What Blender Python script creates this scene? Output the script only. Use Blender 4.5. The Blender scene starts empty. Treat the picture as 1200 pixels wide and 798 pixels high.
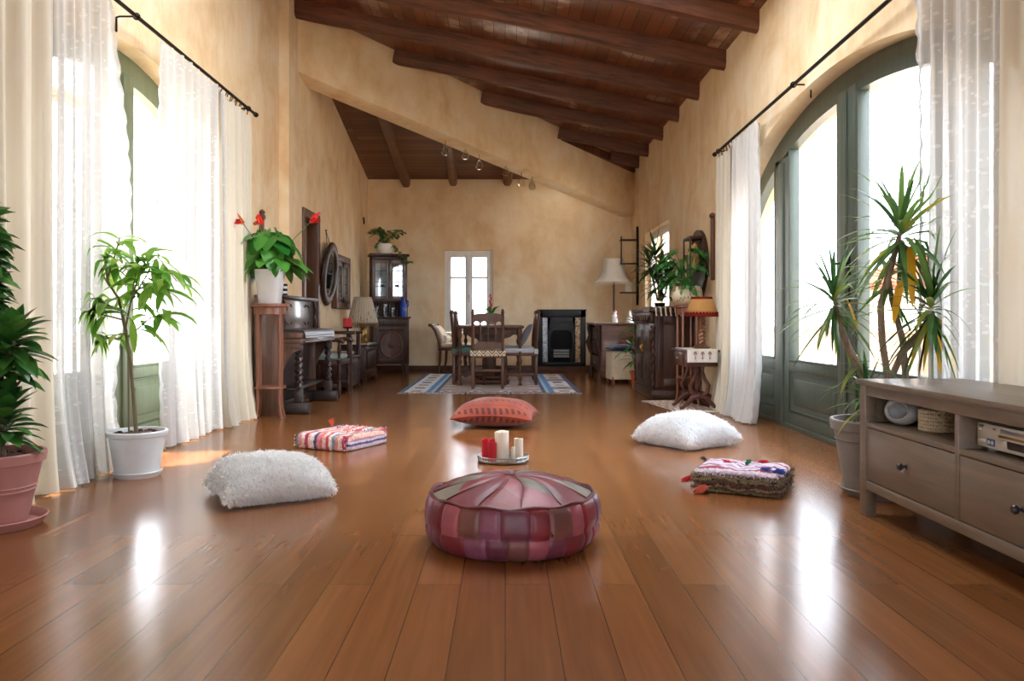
import bpy, bmesh, math, random
from mathutils import Vector, Matrix, Euler
PI = math.pi
R = random.Random(7)
scn = bpy.context.scene
COL = scn.collection

# ------------------------------------------------------------------ mesh builder
class MB:
    """collects shapes; build() links them as ONE mesh object"""
    def __init__(s):
        s.v = []; s.f = []; s.m = []
    def add(s, verts, faces, mi=0, M=None):
        o = len(s.v)
        if M is not None: verts = [M @ Vector(p) for p in verts]
        s.v.extend([tuple(p) for p in verts])
        for f in faces:
            s.f.append(tuple(i + o for i in f)); s.m.append(mi)
        return s
    def bm(s, bm, mi=0, M=None):
        bm.verts.index_update()
        s.add([v.co.copy() for v in bm.verts], [[v.index for v in f.verts] for f in bm.faces], mi, M)
        bm.free(); return s
    def box(s, c, d, bev=0.0, mi=0, rot=None, seg=2, M=None):
        b = bmesh.new(); bmesh.ops.create_cube(b, size=1.0)
        for v in b.verts: v.co = Vector((v.co.x*d[0], v.co.y*d[1], v.co.z*d[2]))
        if bev > 0:
            bev = min(bev, 0.49*min(d))
            bmesh.ops.bevel(b, geom=list(b.edges), offset=bev, segments=seg, affect='EDGES', profile=0.5)
        T = Matrix.Translation(Vector(c))
        if rot is not None: T = T @ Euler(rot).to_matrix().to_4x4()
        if M is not None: T = M @ T
        return s.bm(b, mi, T)
    def bx(s, x0, x1, y0, y1, z0, z1, bev=0.0, mi=0, M=None):
        return s.box(((x0+x1)/2, (y0+y1)/2, (z0+z1)/2), (abs(x1-x0), abs(y1-y0), abs(z1-z0)), bev, mi, M=M)
    def lathe(s, prof, seg=28, c=(0, 0, 0), mi=0, M=None, sx=1, sy=1, wob=None):
        vs = []; fs = []; n = len(prof)
        for r, z in prof:
            for k in range(seg):
                a = 2*PI*k/seg
                rr = r*(wob(a, z) if wob else 1)
                vs.append((c[0]+rr*math.cos(a)*sx, c[1]+rr*math.sin(a)*sy, c[2]+z))
        for i in range(n-1):
            for k in range(seg):
                k2 = (k+1) % seg
                fs.append((i*seg+k, i*seg+k2, (i+1)*seg+k2, (i+1)*seg+k))
        if prof[0][0] > 1e-6: fs.append(tuple(reversed(range(seg))))
        if prof[-1][0] > 1e-6: fs.append(tuple((n-1)*seg+k for k in range(seg)))
        return s.add(vs, fs, mi, M)
    def tube(s, pts, r, seg=8, mi=0, M=None, caps=True, flat=1.0):
        pts = [Vector(p) for p in pts]; n = len(pts)
        rad = r if isinstance(r, (list, tuple)) else [r]*n
        vs = []; fs = []
        t0 = (pts[1]-pts[0]).normalized()
        up = Vector((0, 0, 1)) if abs(t0.z) < 0.9 else Vector((1, 0, 0))
        nrm = t0.cross(up).normalized()
        for i, p in enumerate(pts):
            t = ((pts[min(i+1, n-1)]-p).normalized() + (p-pts[max(i-1, 0)]).normalized())
            if t.length < 1e-9: t = t0
            t.normalize()
            nrm = (nrm - t*nrm.dot(t)).normalized()
            b = t.cross(nrm)
            for k in range(seg):
                a = 2*PI*k/seg
                vs.append(p + nrm*(math.cos(a)*rad[i]) + b*(math.sin(a)*rad[i]*flat))
        for i in range(n-1):
            for k in range(seg):
                k2 = (k+1) % seg
                fs.append((i*seg+k, i*seg+k2, (i+1)*seg+k2, (i+1)*seg+k))
        if caps:
            fs.append(tuple(reversed(range(seg)))); fs.append(tuple((n-1)*seg+k for k in range(seg)))
        return s.add(vs, fs, mi, M)
    def prism(s, poly, vec, mi=0, M=None):
        """poly: list of 3D points (planar), extruded by vec"""
        n = len(poly); a = [Vector(p) for p in poly]; v = Vector(vec)
        vs = a + [p+v for p in a]
        fs = [tuple(range(n-1, -1, -1)), tuple(range(n, 2*n))]
        for i in range(n):
            j = (i+1) % n
            fs.append((i, j, n+j, n+i))
        b = bmesh.new()
        bv = [b.verts.new(p) for p in vs]
        for f in fs: b.faces.new([bv[i] for i in f])
        bmesh.ops.recalc_face_normals(b, faces=list(b.faces))
        return s.bm(b, mi, M)
    def grid(s, fn, nu, nv, mi=0, M=None, closeu=False, mfn=None):
        o = len(s.v)
        mu = nu if closeu else nu+1
        for j in range(nv+1):
            for i in range(mu):
                p = Vector(fn(i/nu, j/nv)); 
                if M is not None: p = M @ p
                s.v.append(tuple(p))
        for j in range(nv):
            for i in range(nu):
                i2 = (i+1) % mu
                s.f.append((o+j*mu+i, o+j*mu+i2, o+(j+1)*mu+i2, o+(j+1)*mu+i))
                s.m.append(mfn((i+.5)/nu, (j+.5)/nv) if mfn else mi)
        return s
    def ball(s, c, r, mi=0, seg=14, rings=9, sc=(1, 1, 1), M=None):
        pr = [(r*math.sin(PI*k/rings), -r*math.cos(PI*k/rings)*sc[2]) for k in range(rings+1)]
        pr[0] = (0, pr[0][1]); pr[-1] = (0, pr[-1][1])
        return s.lathe(pr, seg, c, mi, M, sc[0], sc[1])
    def leaf(s, p, d, L, W, droop=0.3, fold=0.25, seg=5, shape='lance', mi=0, roll=0.0, curl=0):
        p = Vector(p); d = Vector(d).normalized()
        side = d.cross(Vector((0, 0, 1)))
        if side.length < 1e-3: side = Vector((1, 0, 0))
        side.normalize()
        if roll: side = Matrix.Rotation(roll, 3, d) @ side
        prof = {'lance': lambda t: math.sin(PI*min(1, t*0.97+0.03))**0.8*(1-0.25*t),
                'strap': lambda t: min(1, t*6+.35)*(1-t**3)**0.8,
                'oval': lambda t: math.sin(PI*(t**0.8))**0.7,
                'heart': lambda t: (min(1, .45+t*5) * (1-t**1.7)**0.75)}[shape]
        o = len(s.v); cur = p.copy(); st = L/seg; dd = d.copy()
        for i in range(seg+1):
            t = i/seg
            w = W*0.5*max(prof(t), 0.03 if i == 0 else 0.0)
            nn = side.cross(dd).normalized()
            e = nn*(w*fold)
            s.v.append(tuple(cur - side*w + e)); s.v.append(tuple(cur)); s.v.append(tuple(cur + side*w + e))
            dd = (dd + Vector((0, 0, -droop/seg*(0.4+1.2*t)))).normalized()
            cur = cur + dd*st
        for i in range(seg):
            a = o+i*3
            s.f.append((a, a+1, a+4, a+3)); s.m.append(mi)
            s.f.append((a+1, a+2, a+5, a+4)); s.m.append(mi)
        if shape == 'heart':   # the two lobes behind the stalk
            for sg in (-1, 1):
                q = len(s.v); w = W*0.5
                nn = side.cross(d).normalized()
                pts = [p, p+side*sg*w*.45*1.0, p+side*sg*w*.55-d*L*.17+nn*w*.1, p+side*sg*w*.22-d*L*.2+nn*w*.05]
                s.v.extend([tuple(x) for x in pts]); s.f.append((q, q+1, q+2, q+3)); s.m.append(mi)
        return s
    def build(s, name, mats, parent=None, loc=(0, 0, 0), rot=(0, 0, 0), sharp=38, solid=0.0, subsurf=0):
        me = bpy.data.meshes.new(name)
        me.from_pydata(s.v, [], s.f)
        if not isinstance(mats, (list, tuple)): mats = [mats]
        for m in mats: me.materials.append(m)
        me.polygons.foreach_set('material_index', s.m)
        me.polygons.foreach_set('use_smooth', [True]*len(s.f))
        me.update()
        if sharp: me.set_sharp_from_angle(angle=math.radians(sharp))
        o = bpy.data.objects.new(name, me); COL.objects.link(o)
        o.location = loc; o.rotation_euler = rot
        if parent is not None: o.parent = parent
        if solid:
            md = o.modifiers.new('thick', 'SOLIDIFY'); md.thickness = solid; md.offset = 0
        if subsurf:
            md = o.modifiers.new('sub', 'SUBSURF'); md.levels = subsurf; md.render_levels = subsurf
        return o

def tag(o, label=None, cat=None, group=None, kind=None):
    if label: o['label'] = label
    if cat: o['category'] = cat
    if group: o['group'] = group
    if kind: o['kind'] = kind
    return o
def thing(name, label, cat, loc=(0, 0, 0), rz=0, group=None):
    o = bpy.data.objects.new(name, None); COL.objects.link(o)
    o.empty_display_size = 0.1
    o.location = loc; o.rotation_euler = (0, 0, rz)
    return tag(o, label, cat, group)
def struct(o):
    o['kind'] = 'structure'; return o
def dup(root, loc, rz, label, group=None):
    r = root.copy(); COL.objects.link(r); r.location = loc; r.rotation_euler = (0, 0, rz)
    r['label'] = label
    if group: r['group'] = group
    for ch in list(root.children):
        c = ch.copy(); COL.objects.link(c); c.parent = r
        for g in list(ch.children):
            d = g.copy(); COL.objects.link(d); d.parent = c
    return r

# ------------------------------------------------------------------ materials
MAT = {}
def S(r, g, b):   # sRGB 0-255 to linear
    f = lambda c: c/12.92 if c <= 0.04045 else ((c+0.055)/1.055)**2.4
    return (f(r/255), f(g/255), f(b/255), 1)
class N:
    def __init__(s, name):
        s.m = bpy.data.materials.new(name); s.m.use_nodes = True
        s.t = s.m.node_tree; s.t.nodes.clear()
        s.out = s.n('ShaderNodeOutputMaterial')
    def n(s, ty, **kw):
        x = s.t.nodes.new(ty)
        for k, v in kw.items():
            if k.startswith('i_'):
                key = k[2:].replace('_', ' ')
                x.inputs[key].default_value = v
            else: setattr(x, k, v)
        return x
    def l(s, a, b): s.t.links.new(a, b); return s
    def surf(s, sh): s.l(sh, s.out.inputs['Surface'])
    def coord(s, kind='Object', scale=(1, 1, 1), rot=(0, 0, 0)):
        c = s.n('ShaderNodeTexCoord'); mp = s.n('ShaderNodeMapping')
        mp.inputs['Scale'].default_value = scale; mp.inputs['Rotation'].default_value = rot
        s.l(c.outputs[kind], mp.inputs['Vector']); return mp.outputs['Vector']
    def noise(s, vec, scale, detail=4, rough=.55, dist=0):
        x = s.n('ShaderNodeTexNoise'); x.inputs['Scale'].default_value = scale
        x.inputs['Detail'].default_value = detail; x.inputs['Roughness'].default_value = rough
        x.inputs['Distortion'].default_value = dist
        if vec is not None: s.l(vec, x.inputs['Vector'])
        return x.outputs['Fac']
    def ramp(s, fac, stops, interp='LINEAR'):
        x = s.n('ShaderNodeValToRGB'); cr = x.color_ramp; cr.interpolation = interp
        while len(cr.elements) < len(stops): cr.elements.new(0.5)
        for e, (p, c) in zip(cr.elements, stops):
            e.position = p; e.color = c if len(c) == 4 else (*c, 1)
        s.l(fac, x.inputs['Fac']); return x.outputs['Color']
    def mix(s, fac, a, b, mode='MIX'):
        x = s.n('ShaderNodeMix', data_type='RGBA', blend_type=mode)
        for sock, val in ((x.inputs[0], fac), (x.inputs[6], a), (x.inputs[7], b)):
            if hasattr(val, 'is_output'): s.l(val, sock)
            else: sock.default_value = val
        return x.outputs[2]
    def math(s, op, a, b=0.0, clamp=False):
        x = s.n('ShaderNodeMath', operation=op, use_clamp=clamp)
        for sock, val in ((x.inputs[0], a), (x.inputs[1], b)):
            if hasattr(val, 'is_output'): s.l(val, sock)
            else: sock.default_value = val
        return x.outputs[0]
    def bsdf(s, col, rough=.5, metal=0.0, spec=.5, bump=None, bstr=.2, bdist=.01, coat=0.0, trans=0.0, sheen=0.0, coatr=.1):
        b = s.n('ShaderNodeBsdfPrincipled')
        for sock, val in ((b.inputs['Base Color'], col), (b.inputs['Roughness'], rough), (b.inputs['Metallic'], metal), (b.inputs['Specular IOR Level'], spec)):
            if hasattr(val, 'is_output'): s.l(val, sock)
            else: sock.default_value = val
        b.inputs['Coat Weight'].default_value = coat; b.inputs['Coat Roughness'].default_value = coatr
        b.inputs['Transmission Weight'].default_value = trans
        b.inputs['Sheen Weight'].default_value = sheen
        if bump is not None:
            bp = s.n('ShaderNodeBump'); bp.inputs['Strength'].default_value = bstr; bp.inputs['Distance'].default_value = bdist
            s.l(bump, bp.inputs['Height']); s.l(bp.outputs['Normal'], b.inputs['Normal'])
        return b.outputs['BSDF']

def m_plain(name, col, rough=.5, metal=0.0, var=.12, scale=14, bump=.08, spec=.5, coat=0):
    k = N(name); v = k.coord('Object')
    f = k.noise(v, scale, 4)
    c2 = tuple(min(1, x*(1+var)) for x in col[:3])+(1,); c1 = tuple(x*(1-var) for x in col[:3])+(1,)
    k.surf(k.bsdf(k.ramp(f, [(.3, c1), (.7, c2)]), rough, metal, spec, f if bump else None, bump, .004, coat))
    return k.m
def m_wood(name, dark, light, axis='Z', rough=.4, scale=1.0, coat=.15, spec=.5):
    k = N(name)
    st = {'X': (1.2, 14, 14), 'Y': (14, 1.2, 14), 'Z': (14, 14, 1.2)}[axis]
    v = k.coord('Object', tuple(x*scale for x in st))
    f = k.noise(v, 1.6, 6, .6, 1.2); g = k.noise(v, 8, 3, .6)
    f2 = k.math('ADD', k.math('MULTIPLY', f, .75), k.math('MULTIPLY', g, .25))
    k.surf(k.bsdf(k.ramp(f2, [(.32, dark), (.68, light)]), rough, 0, spec, f2, .12, .003, coat))
    return k.m
def clampx(m, lo=None, hi=None):
    m.v = [((min(max(x, lo if lo is not None else -9), hi if hi is not None else 9)), y, z) for x, y, z in m.v]
def m_cloth(name, col, rough=.9, weave=260, var=.1, bump=.3, sheen=.2):
    k = N(name); v = k.coord('Object')
    f = k.noise(v, 9, 3); w = k.noise(v, weave, 2)
    c2 = tuple(min(1, x*(1+var)) for x in col[:3])+(1,); c1 = tuple(x*(1-var) for x in col[:3])+(1,)
    k.surf(k.bsdf(k.ramp(f, [(.3, c1), (.7, c2)]), rough, 0, .2, w, bump, .002, 0, 0, sheen))
    return k.m
def m_leaf(name, c1, c2, c3=None, trans=.35, rough=.38):
    k = N(name); g = k.n('ShaderNodeNewGeometry'); v = k.coord('Object')
    f = k.noise(v, 7, 2)
    fac = k.math('ADD', k.math('MULTIPLY', g.outputs['Random Per Island'], .75), k.math('MULTIPLY', f, .25))
    stops = [(.15, c1), (.8, c2)] + ([(.93, c3)] if c3 else [])
    c = k.ramp(fac, stops)
    b = k.bsdf(c, rough, 0, .5)
    t = k.n('ShaderNodeBsdfTranslucent'); k.l(c, t.inputs['Color'])
    mx = k.n('ShaderNodeMixShader'); mx.inputs[0].default_value = trans
    k.l(b, mx.inputs[1]); k.l(t.outputs[0], mx.inputs[2]); k.surf(mx.outputs[0])
    return k.m
def m_glass(name, tint=(1, 1, 1, 1), rough=0.0, refl=1.0):
    k = N(name)
    tr = k.n('ShaderNodeBsdfTransparent'); tr.inputs['Color'].default_value = tint
    gl = k.n('ShaderNodeBsdfGlossy'); gl.inputs['Roughness'].default_value = rough
    fr = k.n('ShaderNodeFresnel'); gm = k.n('ShaderNodeNewGeometry')   # same reflection from both faces of the pane
    k.l(k.math('SUBTRACT', 1.45, k.math('MULTIPLY', gm.outputs['Backfacing'], 1.45-1/1.45)), fr.inputs['IOR'])
    mx = k.n('ShaderNodeMixShader'); k.l(k.math('MULTIPLY', fr.outputs[0], refl), mx.inputs[0])
    k.l(tr.outputs[0], mx.inputs[1]); k.l(gl.outputs[0], mx.inputs[2]); k.surf(mx.outputs[0])
    return k.m
def m_sheer(name, col, open_=.4, lace=True, tl_w=.3):
    """thin net: part see-through, part white thread; lace adds a flower pattern of denser thread"""
    k = N(name); v = k.coord('Object', (0, 1, 1))
    di = k.n('ShaderNodeBsdfDiffuse'); di.inputs['Color'].default_value = col
    tl = k.n('ShaderNodeBsdfTranslucent'); tl.inputs['Color'].default_value = col
    th = k.n('ShaderNodeMixShader'); th.inputs[0].default_value = tl_w
    k.l(di.outputs[0], th.inputs[1]); k.l(tl.outputs[0], th.inputs[2])
    tr = k.n('ShaderNodeBsdfTransparent')
    mx = k.n('ShaderNodeMixShader')
    if lace:
        vo = k.n('ShaderNodeTexVoronoi'); vo.inputs['Scale'].default_value = 40
        vo.inputs['Randomness'].default_value = .9
        k.l(v, vo.inputs['Vector'])
        petal = k.math('LESS_THAN', vo.outputs['Distance'], .34)
        big = k.math('GREATER_THAN', k.noise(v, 7, 2), .50)
        fl = k.math('MULTIPLY', petal, big)
        vine = k.math('LESS_THAN', k.math('ABSOLUTE', k.math('SUBTRACT', k.noise(v, 6, 1), .5)), .018)
        pat = k.math('MAXIMUM', fl, k.math('MULTIPLY', vine, .3))
        gap = k.math('MULTIPLY', k.math('SUBTRACT', 1.0, k.math('MULTIPLY', pat, .75)), open_)
    else: gap = open_
    gm = k.n('ShaderNodeNewGeometry'); dt = k.n('ShaderNodeVectorMath', operation='DOT_PRODUCT')   # cloth seen edge-on closes up
    k.l(gm.outputs['Normal'], dt.inputs[0]); k.l(gm.outputs['Incoming'], dt.inputs[1])
    cs_ = k.math('MAXIMUM', k.math('ABSOLUTE', dt.outputs['Value']), .12)
    k.l(k.math('SUBTRACT', 1.0, k.math('POWER', gap, k.math('DIVIDE', .8, cs_))), mx.inputs[0])
    k.l(tr.outputs[0], mx.inputs[1]); k.l(th.outputs[0], mx.inputs[2]); k.surf(mx.outputs[0])
    return k.m

# --- plaster
def m_plaster(name, a, b, c):
    k = N(name); v = k.coord('Object')
    f1 = k.noise(v, 1.5, 6, .62, .8); f2 = k.noise(k.coord('Object', (1.6, 1.6, .8)), 3.4, 5, .62)
    f = k.math('ADD', k.math('MULTIPLY', f1, .6), k.math('MULTIPLY', f2, .4))
    fine = k.noise(v, 40, 4)
    k.surf(k.bsdf(k.ramp(f, [(.34, a), (.5, b), (.66, c)]), .85, 0, .25, k.math('ADD', f1, k.math('MULTIPLY', fine, .25)), .18, .02))
    return k.m
PLASTER = m_plaster('ochre_plaster', S(224, 189, 142), S(237, 212, 172), S(246, 231, 204))
PLASTER_PALE = m_plaster('pale_plaster', S(238, 220, 190), S(244, 230, 205), S(248, 238, 220))

# --- floor planks along Y
def m_floor():
    k = N('oak_floor_boards'); c = k.n('ShaderNodeTexCoord')
    sx = k.n('ShaderNodeSeparateXYZ'); k.l(c.outputs['Object'], sx.inputs[0])
    cb = k.n('ShaderNodeCombineXYZ'); k.l(sx.outputs['Y'], cb.inputs['X']); k.l(sx.outputs['X'], cb.inputs['Y'])
    br = k.n('ShaderNodeTexBrick'); k.l(cb.outputs[0], br.inputs['Vector'])
    br.offset = .37; br.offset_frequency = 2
    br.inputs['Scale'].default_value = 1; br.inputs['Mortar Size'].default_value = .0016
    br.inputs['Mortar Smooth'].default_value = .3; br.inputs['Bias'].default_value = 0
    br.inputs['Brick Width'].default_value = 1.55; br.inputs['Row Height'].default_value = .138
    br.inputs['Color1'].default_value = (0, 0, 0, 1); br.inputs['Color2'].default_value = (1, 1, 1, 1)
    br.inputs['Mortar'].default_value = (.5, .5, .5, 1)
    mp = k.n('ShaderNodeMapping'); mp.inputs['Scale'].default_value = (16, .8, 1)
    k.l(c.outputs['Object'], mp.inputs['Vector'])
    off = k.n('ShaderNodeVectorMath', operation='ADD'); k.l(mp.outputs[0], off.inputs[0])
    sc = k.n('ShaderNodeVectorMath', operation='SCALE'); sc.inputs['Scale'].default_value = 30
    k.l(br.outputs['Color'], sc.inputs[0]); k.l(sc.outputs[0], off.inputs[1])
    g1 = k.noise(off.outputs[0], 1.5, 2, .5, .6); g2 = k.noise(off.outputs[0], 4, 1, .5)
    base = k.ramp(br.outputs['Color'], [(0, S(122, 77, 42)), (.5, S(134, 86, 48)), (1, S(146, 96, 56))])
    gr = k.math('ADD', k.math('MULTIPLY', g1, .7), k.math('MULTIPLY', g2, .3))
    grc = k.ramp(gr, [(.25, (.78, .75, .72, 1)), (.75, (1.12, 1.1, 1.08, 1))])
    col = k.mix(1.0, base, grc, 'MULTIPLY')
    col = k.mix(k.math('MULTIPLY', br.outputs['Fac'], .75), col, S(58, 30, 16))
    wear = k.noise(k.coord('Object', (1, .5, 1)), 1.4, 5, .6)
    rg = k.math('MULTIPLY', wear, .16)
    rough = k.math('ADD', rg, .13)
    h = k.math('SUBTRACT', 1.0, br.outputs['Fac'])
    k.surf(k.bsdf(col, rough, 0, .55, h, .08, .001, .0, 0, 0, .2))
    return k.m
FLOOR = m_floor()

def m_boards(name, dark, light, axis, width, worn=0.0, rough=.35):
    """ceiling boards: axis = the direction the boards run along (X or Y)"""
    k = N(name); c = k.n('ShaderNodeTexCoord'); sx = k.n('ShaderNodeSeparateXYZ'); k.l(c.outputs['Object'], sx.inputs[0])
    cb = k.n('ShaderNodeCombineXYZ')
    k.l(sx.outputs[axis], cb.inputs['X']); k.l(sx.outputs['X' if axis == 'Y' else 'Y'], cb.inputs['Y'])
    br = k.n('ShaderNodeTexBrick'); k.l(cb.outputs[0], br.inputs['Vector']); br.offset = .43
    br.inputs['Scale'].default_value = 1; br.inputs['Mortar Size'].default_value = .004
    br.inputs['Brick Width'].default_value = 2.1; br.inputs['Row Height'].default_value = width
    br.inputs['Color1'].default_value = (0, 0, 0, 1); br.inputs['Color2'].default_value = (1, 1, 1, 1); br.inputs['Mortar'].default_value = (.3, .3, .3, 1)
    st = (14, 1, 1) if axis == 'Y' else (1, 14, 1)
    g = k.noise(k.coord('Object', st), 2.2, 5, .6, .8)
    base = k.ramp(k.math('ADD', k.math('MULTIPLY', br.outputs['Color'], .5), k.math('MULTIPLY', g, .5)), [(.2, dark), (.75, light)])
    col = base
    if worn:
        w = k.noise(k.coord('Object', (1.3, 1.3, 1)), 1.5, 4, .6)
        wm = k.math('MULTIPLY', k.ramp(w, [(.54, (0, 0, 0, 1)), (.62, (1, 1, 1, 1))]), k.math('MULTIPLY', br.outputs['Color'], worn))
        col = k.mix(wm, base, S(188, 164, 144))
    col = k.mix(br.outputs['Fac'], col, S(24, 12, 8))
    k.surf(k.bsdf(col, rough, 0, .5, k.math('SUBTRACT', k.math('MULTIPLY', g, .3), br.outputs['Fac']), .3, .006))
    return k.m
CEIL_BOARDS = m_boards('dark_ceiling_boards', S(84, 46, 30), S(134, 80, 52), 'Y', .115, 1.0, .3)
FAR_BOARDS = m_boards('brown_ceiling_boards', S(84, 50, 34), S(122, 78, 54), 'X', .12, 0, .5)
RAFTER = m_wood('rafter_wood', S(52, 26, 16), S(128, 74, 46), 'X', .55, .8, .0)
RAFTER_Y = m_wood('far_rafter_wood', S(66, 38, 26), S(126, 82, 56), 'Y', .5, .8)

OAKD = m_wood('dark_oak', S(38, 20, 13), S(78, 45, 30), 'Z', .40, 1.2, .05, .35)
OAKD_Y = m_wood('dark_oak_lengthwise', S(38, 20, 13), S(78, 45, 30), 'Y', .40, 1.2, .05, .35)
OAKM = m_wood('mid_oak', S(70, 40, 25), S(112, 70, 46), 'Z', .45, 1.2, .05)
OAKS = m_wood('stand_wood', S(110, 64, 44), S(154, 100, 74), 'Z', .42, 1.2, .2)
WALNUT = m_wood('walnut_panel', S(70, 36, 22), S(124, 74, 46), 'X', .4, 1.1, .3)
PIANOW = m_wood('piano_wood', S(70, 44, 32), S(112, 78, 58), 'Z', .4, .8, .3)
PIANOD = m_wood('piano_black_brown', S(30, 20, 18), S(60, 44, 40), 'Y', .4, 1.0, .15)
TVWOOD = m_wood('greyed_brown_wood', S(95, 81, 66), S(121, 104, 86), 'Y', .42, .6, .1)
TVIN = m_plain('dark_wood_inside', S(48, 36, 30), .6)
BLACK = m_plain('black_iron', S(24, 25, 29), .42, .3, .2, 30, .1)
IRON = m_plain('wrought_iron', S(34, 28, 26), .5, .6)
BRASS = m_plain('aged_brass', S(170, 128, 60), .3, .9)
STEEL = m_plain('brushed_metal', S(170, 168, 166), .28, .9)
GREEN = m_wood('green_painted_wood', S(62, 71, 63), S(82, 93, 82), 'Z', .4, .7, .15)
GREENL = m_wood('sage_painted_wood', S(96, 112, 88), S(116, 132, 106), 'Z', .42, .7, .1)
WHITEP = m_plain('white_paint', S(232, 232, 230), .35, 0, .03)
WHITEC = m_plain('white_ceramic', S(236, 234, 228), .22, 0, .03)
GLASS = m_glass('window_glass')
CLEAR = m_glass('clear_glassware', (.92, .95, .96, 1), 0, 1.6)
MIRROR = m_plain('mirror_glass', S(215, 218, 220), .03, 1.0, .01, 5, 0)
SOIL = m_plain('potting_soil', S(78, 52, 38), .95, 0, .45, 60, 1.0)
CREAM = None
# ------------------------------------------------------------------ the room
XL, XL2, XR = -2.30, -2.20, 2.03      # left wall (near / beyond the pier), right wall
YB, YF = 13.0, -2.4                   # back wall, wall behind the camera
roof = lambda x: 3.30 + .206*(2.03-x)

def wall(name, mapf, us, ztop, holes, mat, thick, zbot=0.0):
    """wall in columns: mapf(u, z, d) -> point (d = depth into the wall).  holes = (u0, u1, zlo, zhi(u))"""
    us = sorted(set(us + [h[0] for h in holes] + [h[1] for h in holes]))
    mb = MB()
    def quad(a, b, c, d): 
        mb.add([a, b, c, d], [(0, 1, 2, 3)])
    def slab(u0, u1, za0, za1, zb0, zb1):
        """front/back faces between lower edge (za0..za1) and upper edge (zb0..zb1)"""
        for d in (0, thick):
            quad(mapf(u0, za0, d), mapf(u1, za1, d), mapf(u1, zb1, d), mapf(u0, zb0, d))
    for u0, u1 in zip(us[:-1], us[1:]):
        um = (u0+u1)/2; h = next((h for h in holes if h[0] < um < h[1]), None)
        e = 1e-6
        if h is None:
            slab(u0, u1, zbot, zbot, ztop(u0), ztop(u1))
        else:
            z0, z1 = h[3](max(u0, h[0])), h[3](min(u1, h[1]))
            slab(u0, u1, z0, z1, ztop(u0), ztop(u1))
            quad(mapf(u0, z0, 0), mapf(u1, z1, 0), mapf(u1, z1, thick), mapf(u0, z0, thick))
            if h[2] > zbot:
                slab(u0, u1, zbot, zbot, h[2], h[2])
                quad(mapf(u0, h[2], 0), mapf(u1, h[2], 0), mapf(u1, h[2], thick), mapf(u0, h[2], thick))
        quad(mapf(u0, ztop(u0), 0), mapf(u1, ztop(u1), 0), mapf(u1, ztop(u1), thick), mapf(u0, ztop(u0), thick))
        if h is None or h[2] > zbot: quad(mapf(u0, zbot, 0), mapf(u1, zbot, 0), mapf(u1, zbot, thick), mapf(u0, zbot, thick))
    for u in (us[0], us[-1]):
        quad(mapf(u, zbot, 0), mapf(u, zbot, thick), mapf(u, ztop(u), thick), mapf(u, ztop(u), 0))
    for h in holes:
        for u in (h[0], h[1]):
            quad(mapf(u, h[2], 0), mapf(u, h[2], thick), mapf(u, h[3](u), thick), mapf(u, h[3](u), 0))
    b = bmesh.new()
    bv = {}
    def V(p):
        key = tuple(round(c, 5) for c in p)
        if key not in bv: bv[key] = b.verts.new(p)
        return bv[key]
    for f in mb.f:
        vs = []
        for i in f:
            v = V(mb.v[i])
            if v not in vs: vs.append(v)
        if len(vs) > 2:
            try: b.faces.new(vs)
            except ValueError: pass
    bmesh.ops.recalc_face_normals(b, faces=list(b.faces))
    o = MB().bm(b).build(name, mat, sharp=30)
    return struct(o)

def arch(yc, a, b, zs):
    return lambda y: zs + b*math.sqrt(max(0.0, 1-((y-yc)/a)**2))
def lin(a, b, n): return [a+(b-a)*i/n for i in range(n+1)]

RW = dict(yc=5.12, a=2.30, b=1.10, zs=1.30)     # right arched window
LW = dict(yc=5.12, a=1.72, b=1.10, zs=1.42)     # left arched window
rz_, lz_ = arch(**RW), arch(**LW)
TW = .32
struct(MB().bx(-2.75, 2.5, -2.75, 13.4, -.12, 0).build('floor', FLOOR))
wall('wall_right', lambda u, z, d: (XR+d, u, z), lin(RW['yc']-RW['a'], RW['yc']+RW['a'], 48)+[YF-.3, YB+.3, 8.0, 9.5],
     lambda u: 3.36, [(RW['yc']-RW['a'], RW['yc']+RW['a'], 0.0, rz_), (10.05, 11.75, .88, lambda u: 2.07)], PLASTER, TW)
wall('wall_left', lambda u, z, d: (XL-d, u, z), lin(LW['yc']-LW['a'], LW['yc']+LW['a'], 44)+[YF-.3, 8.25],
     lambda u: 4.28, [(LW['yc']-LW['a'], LW['yc']+LW['a'], 0.0, lz_)], PLASTER, TW)
wall('wall_left_far', lambda u, z, d: (XL2-d, u, z), [8.25, YB+.3], lambda u: 4.26, [(8.86, 9.46, 0.0, lambda u: 1.96)], PLASTER, TW+.1)
wall('wall_back', lambda u, z, d: (u, YB+d, z), [XL2-.3, XR+.3], lambda u: 3.16, [(-.975, -.195, .62, lambda u: 1.94)], PLASTER, .34)
# unseen wall behind the camera; its two wide door openings are added for daylight
wall('wall_front', lambda u, z, d: (u, YF-d, z), [XL-.3, XR+.3], lambda u: roof(u)+.05, [(-1.5, -.2, .0, lambda u: 2.3), (.2, 1.5, .0, lambda u: 2.3)], PLASTER, .3)
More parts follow.
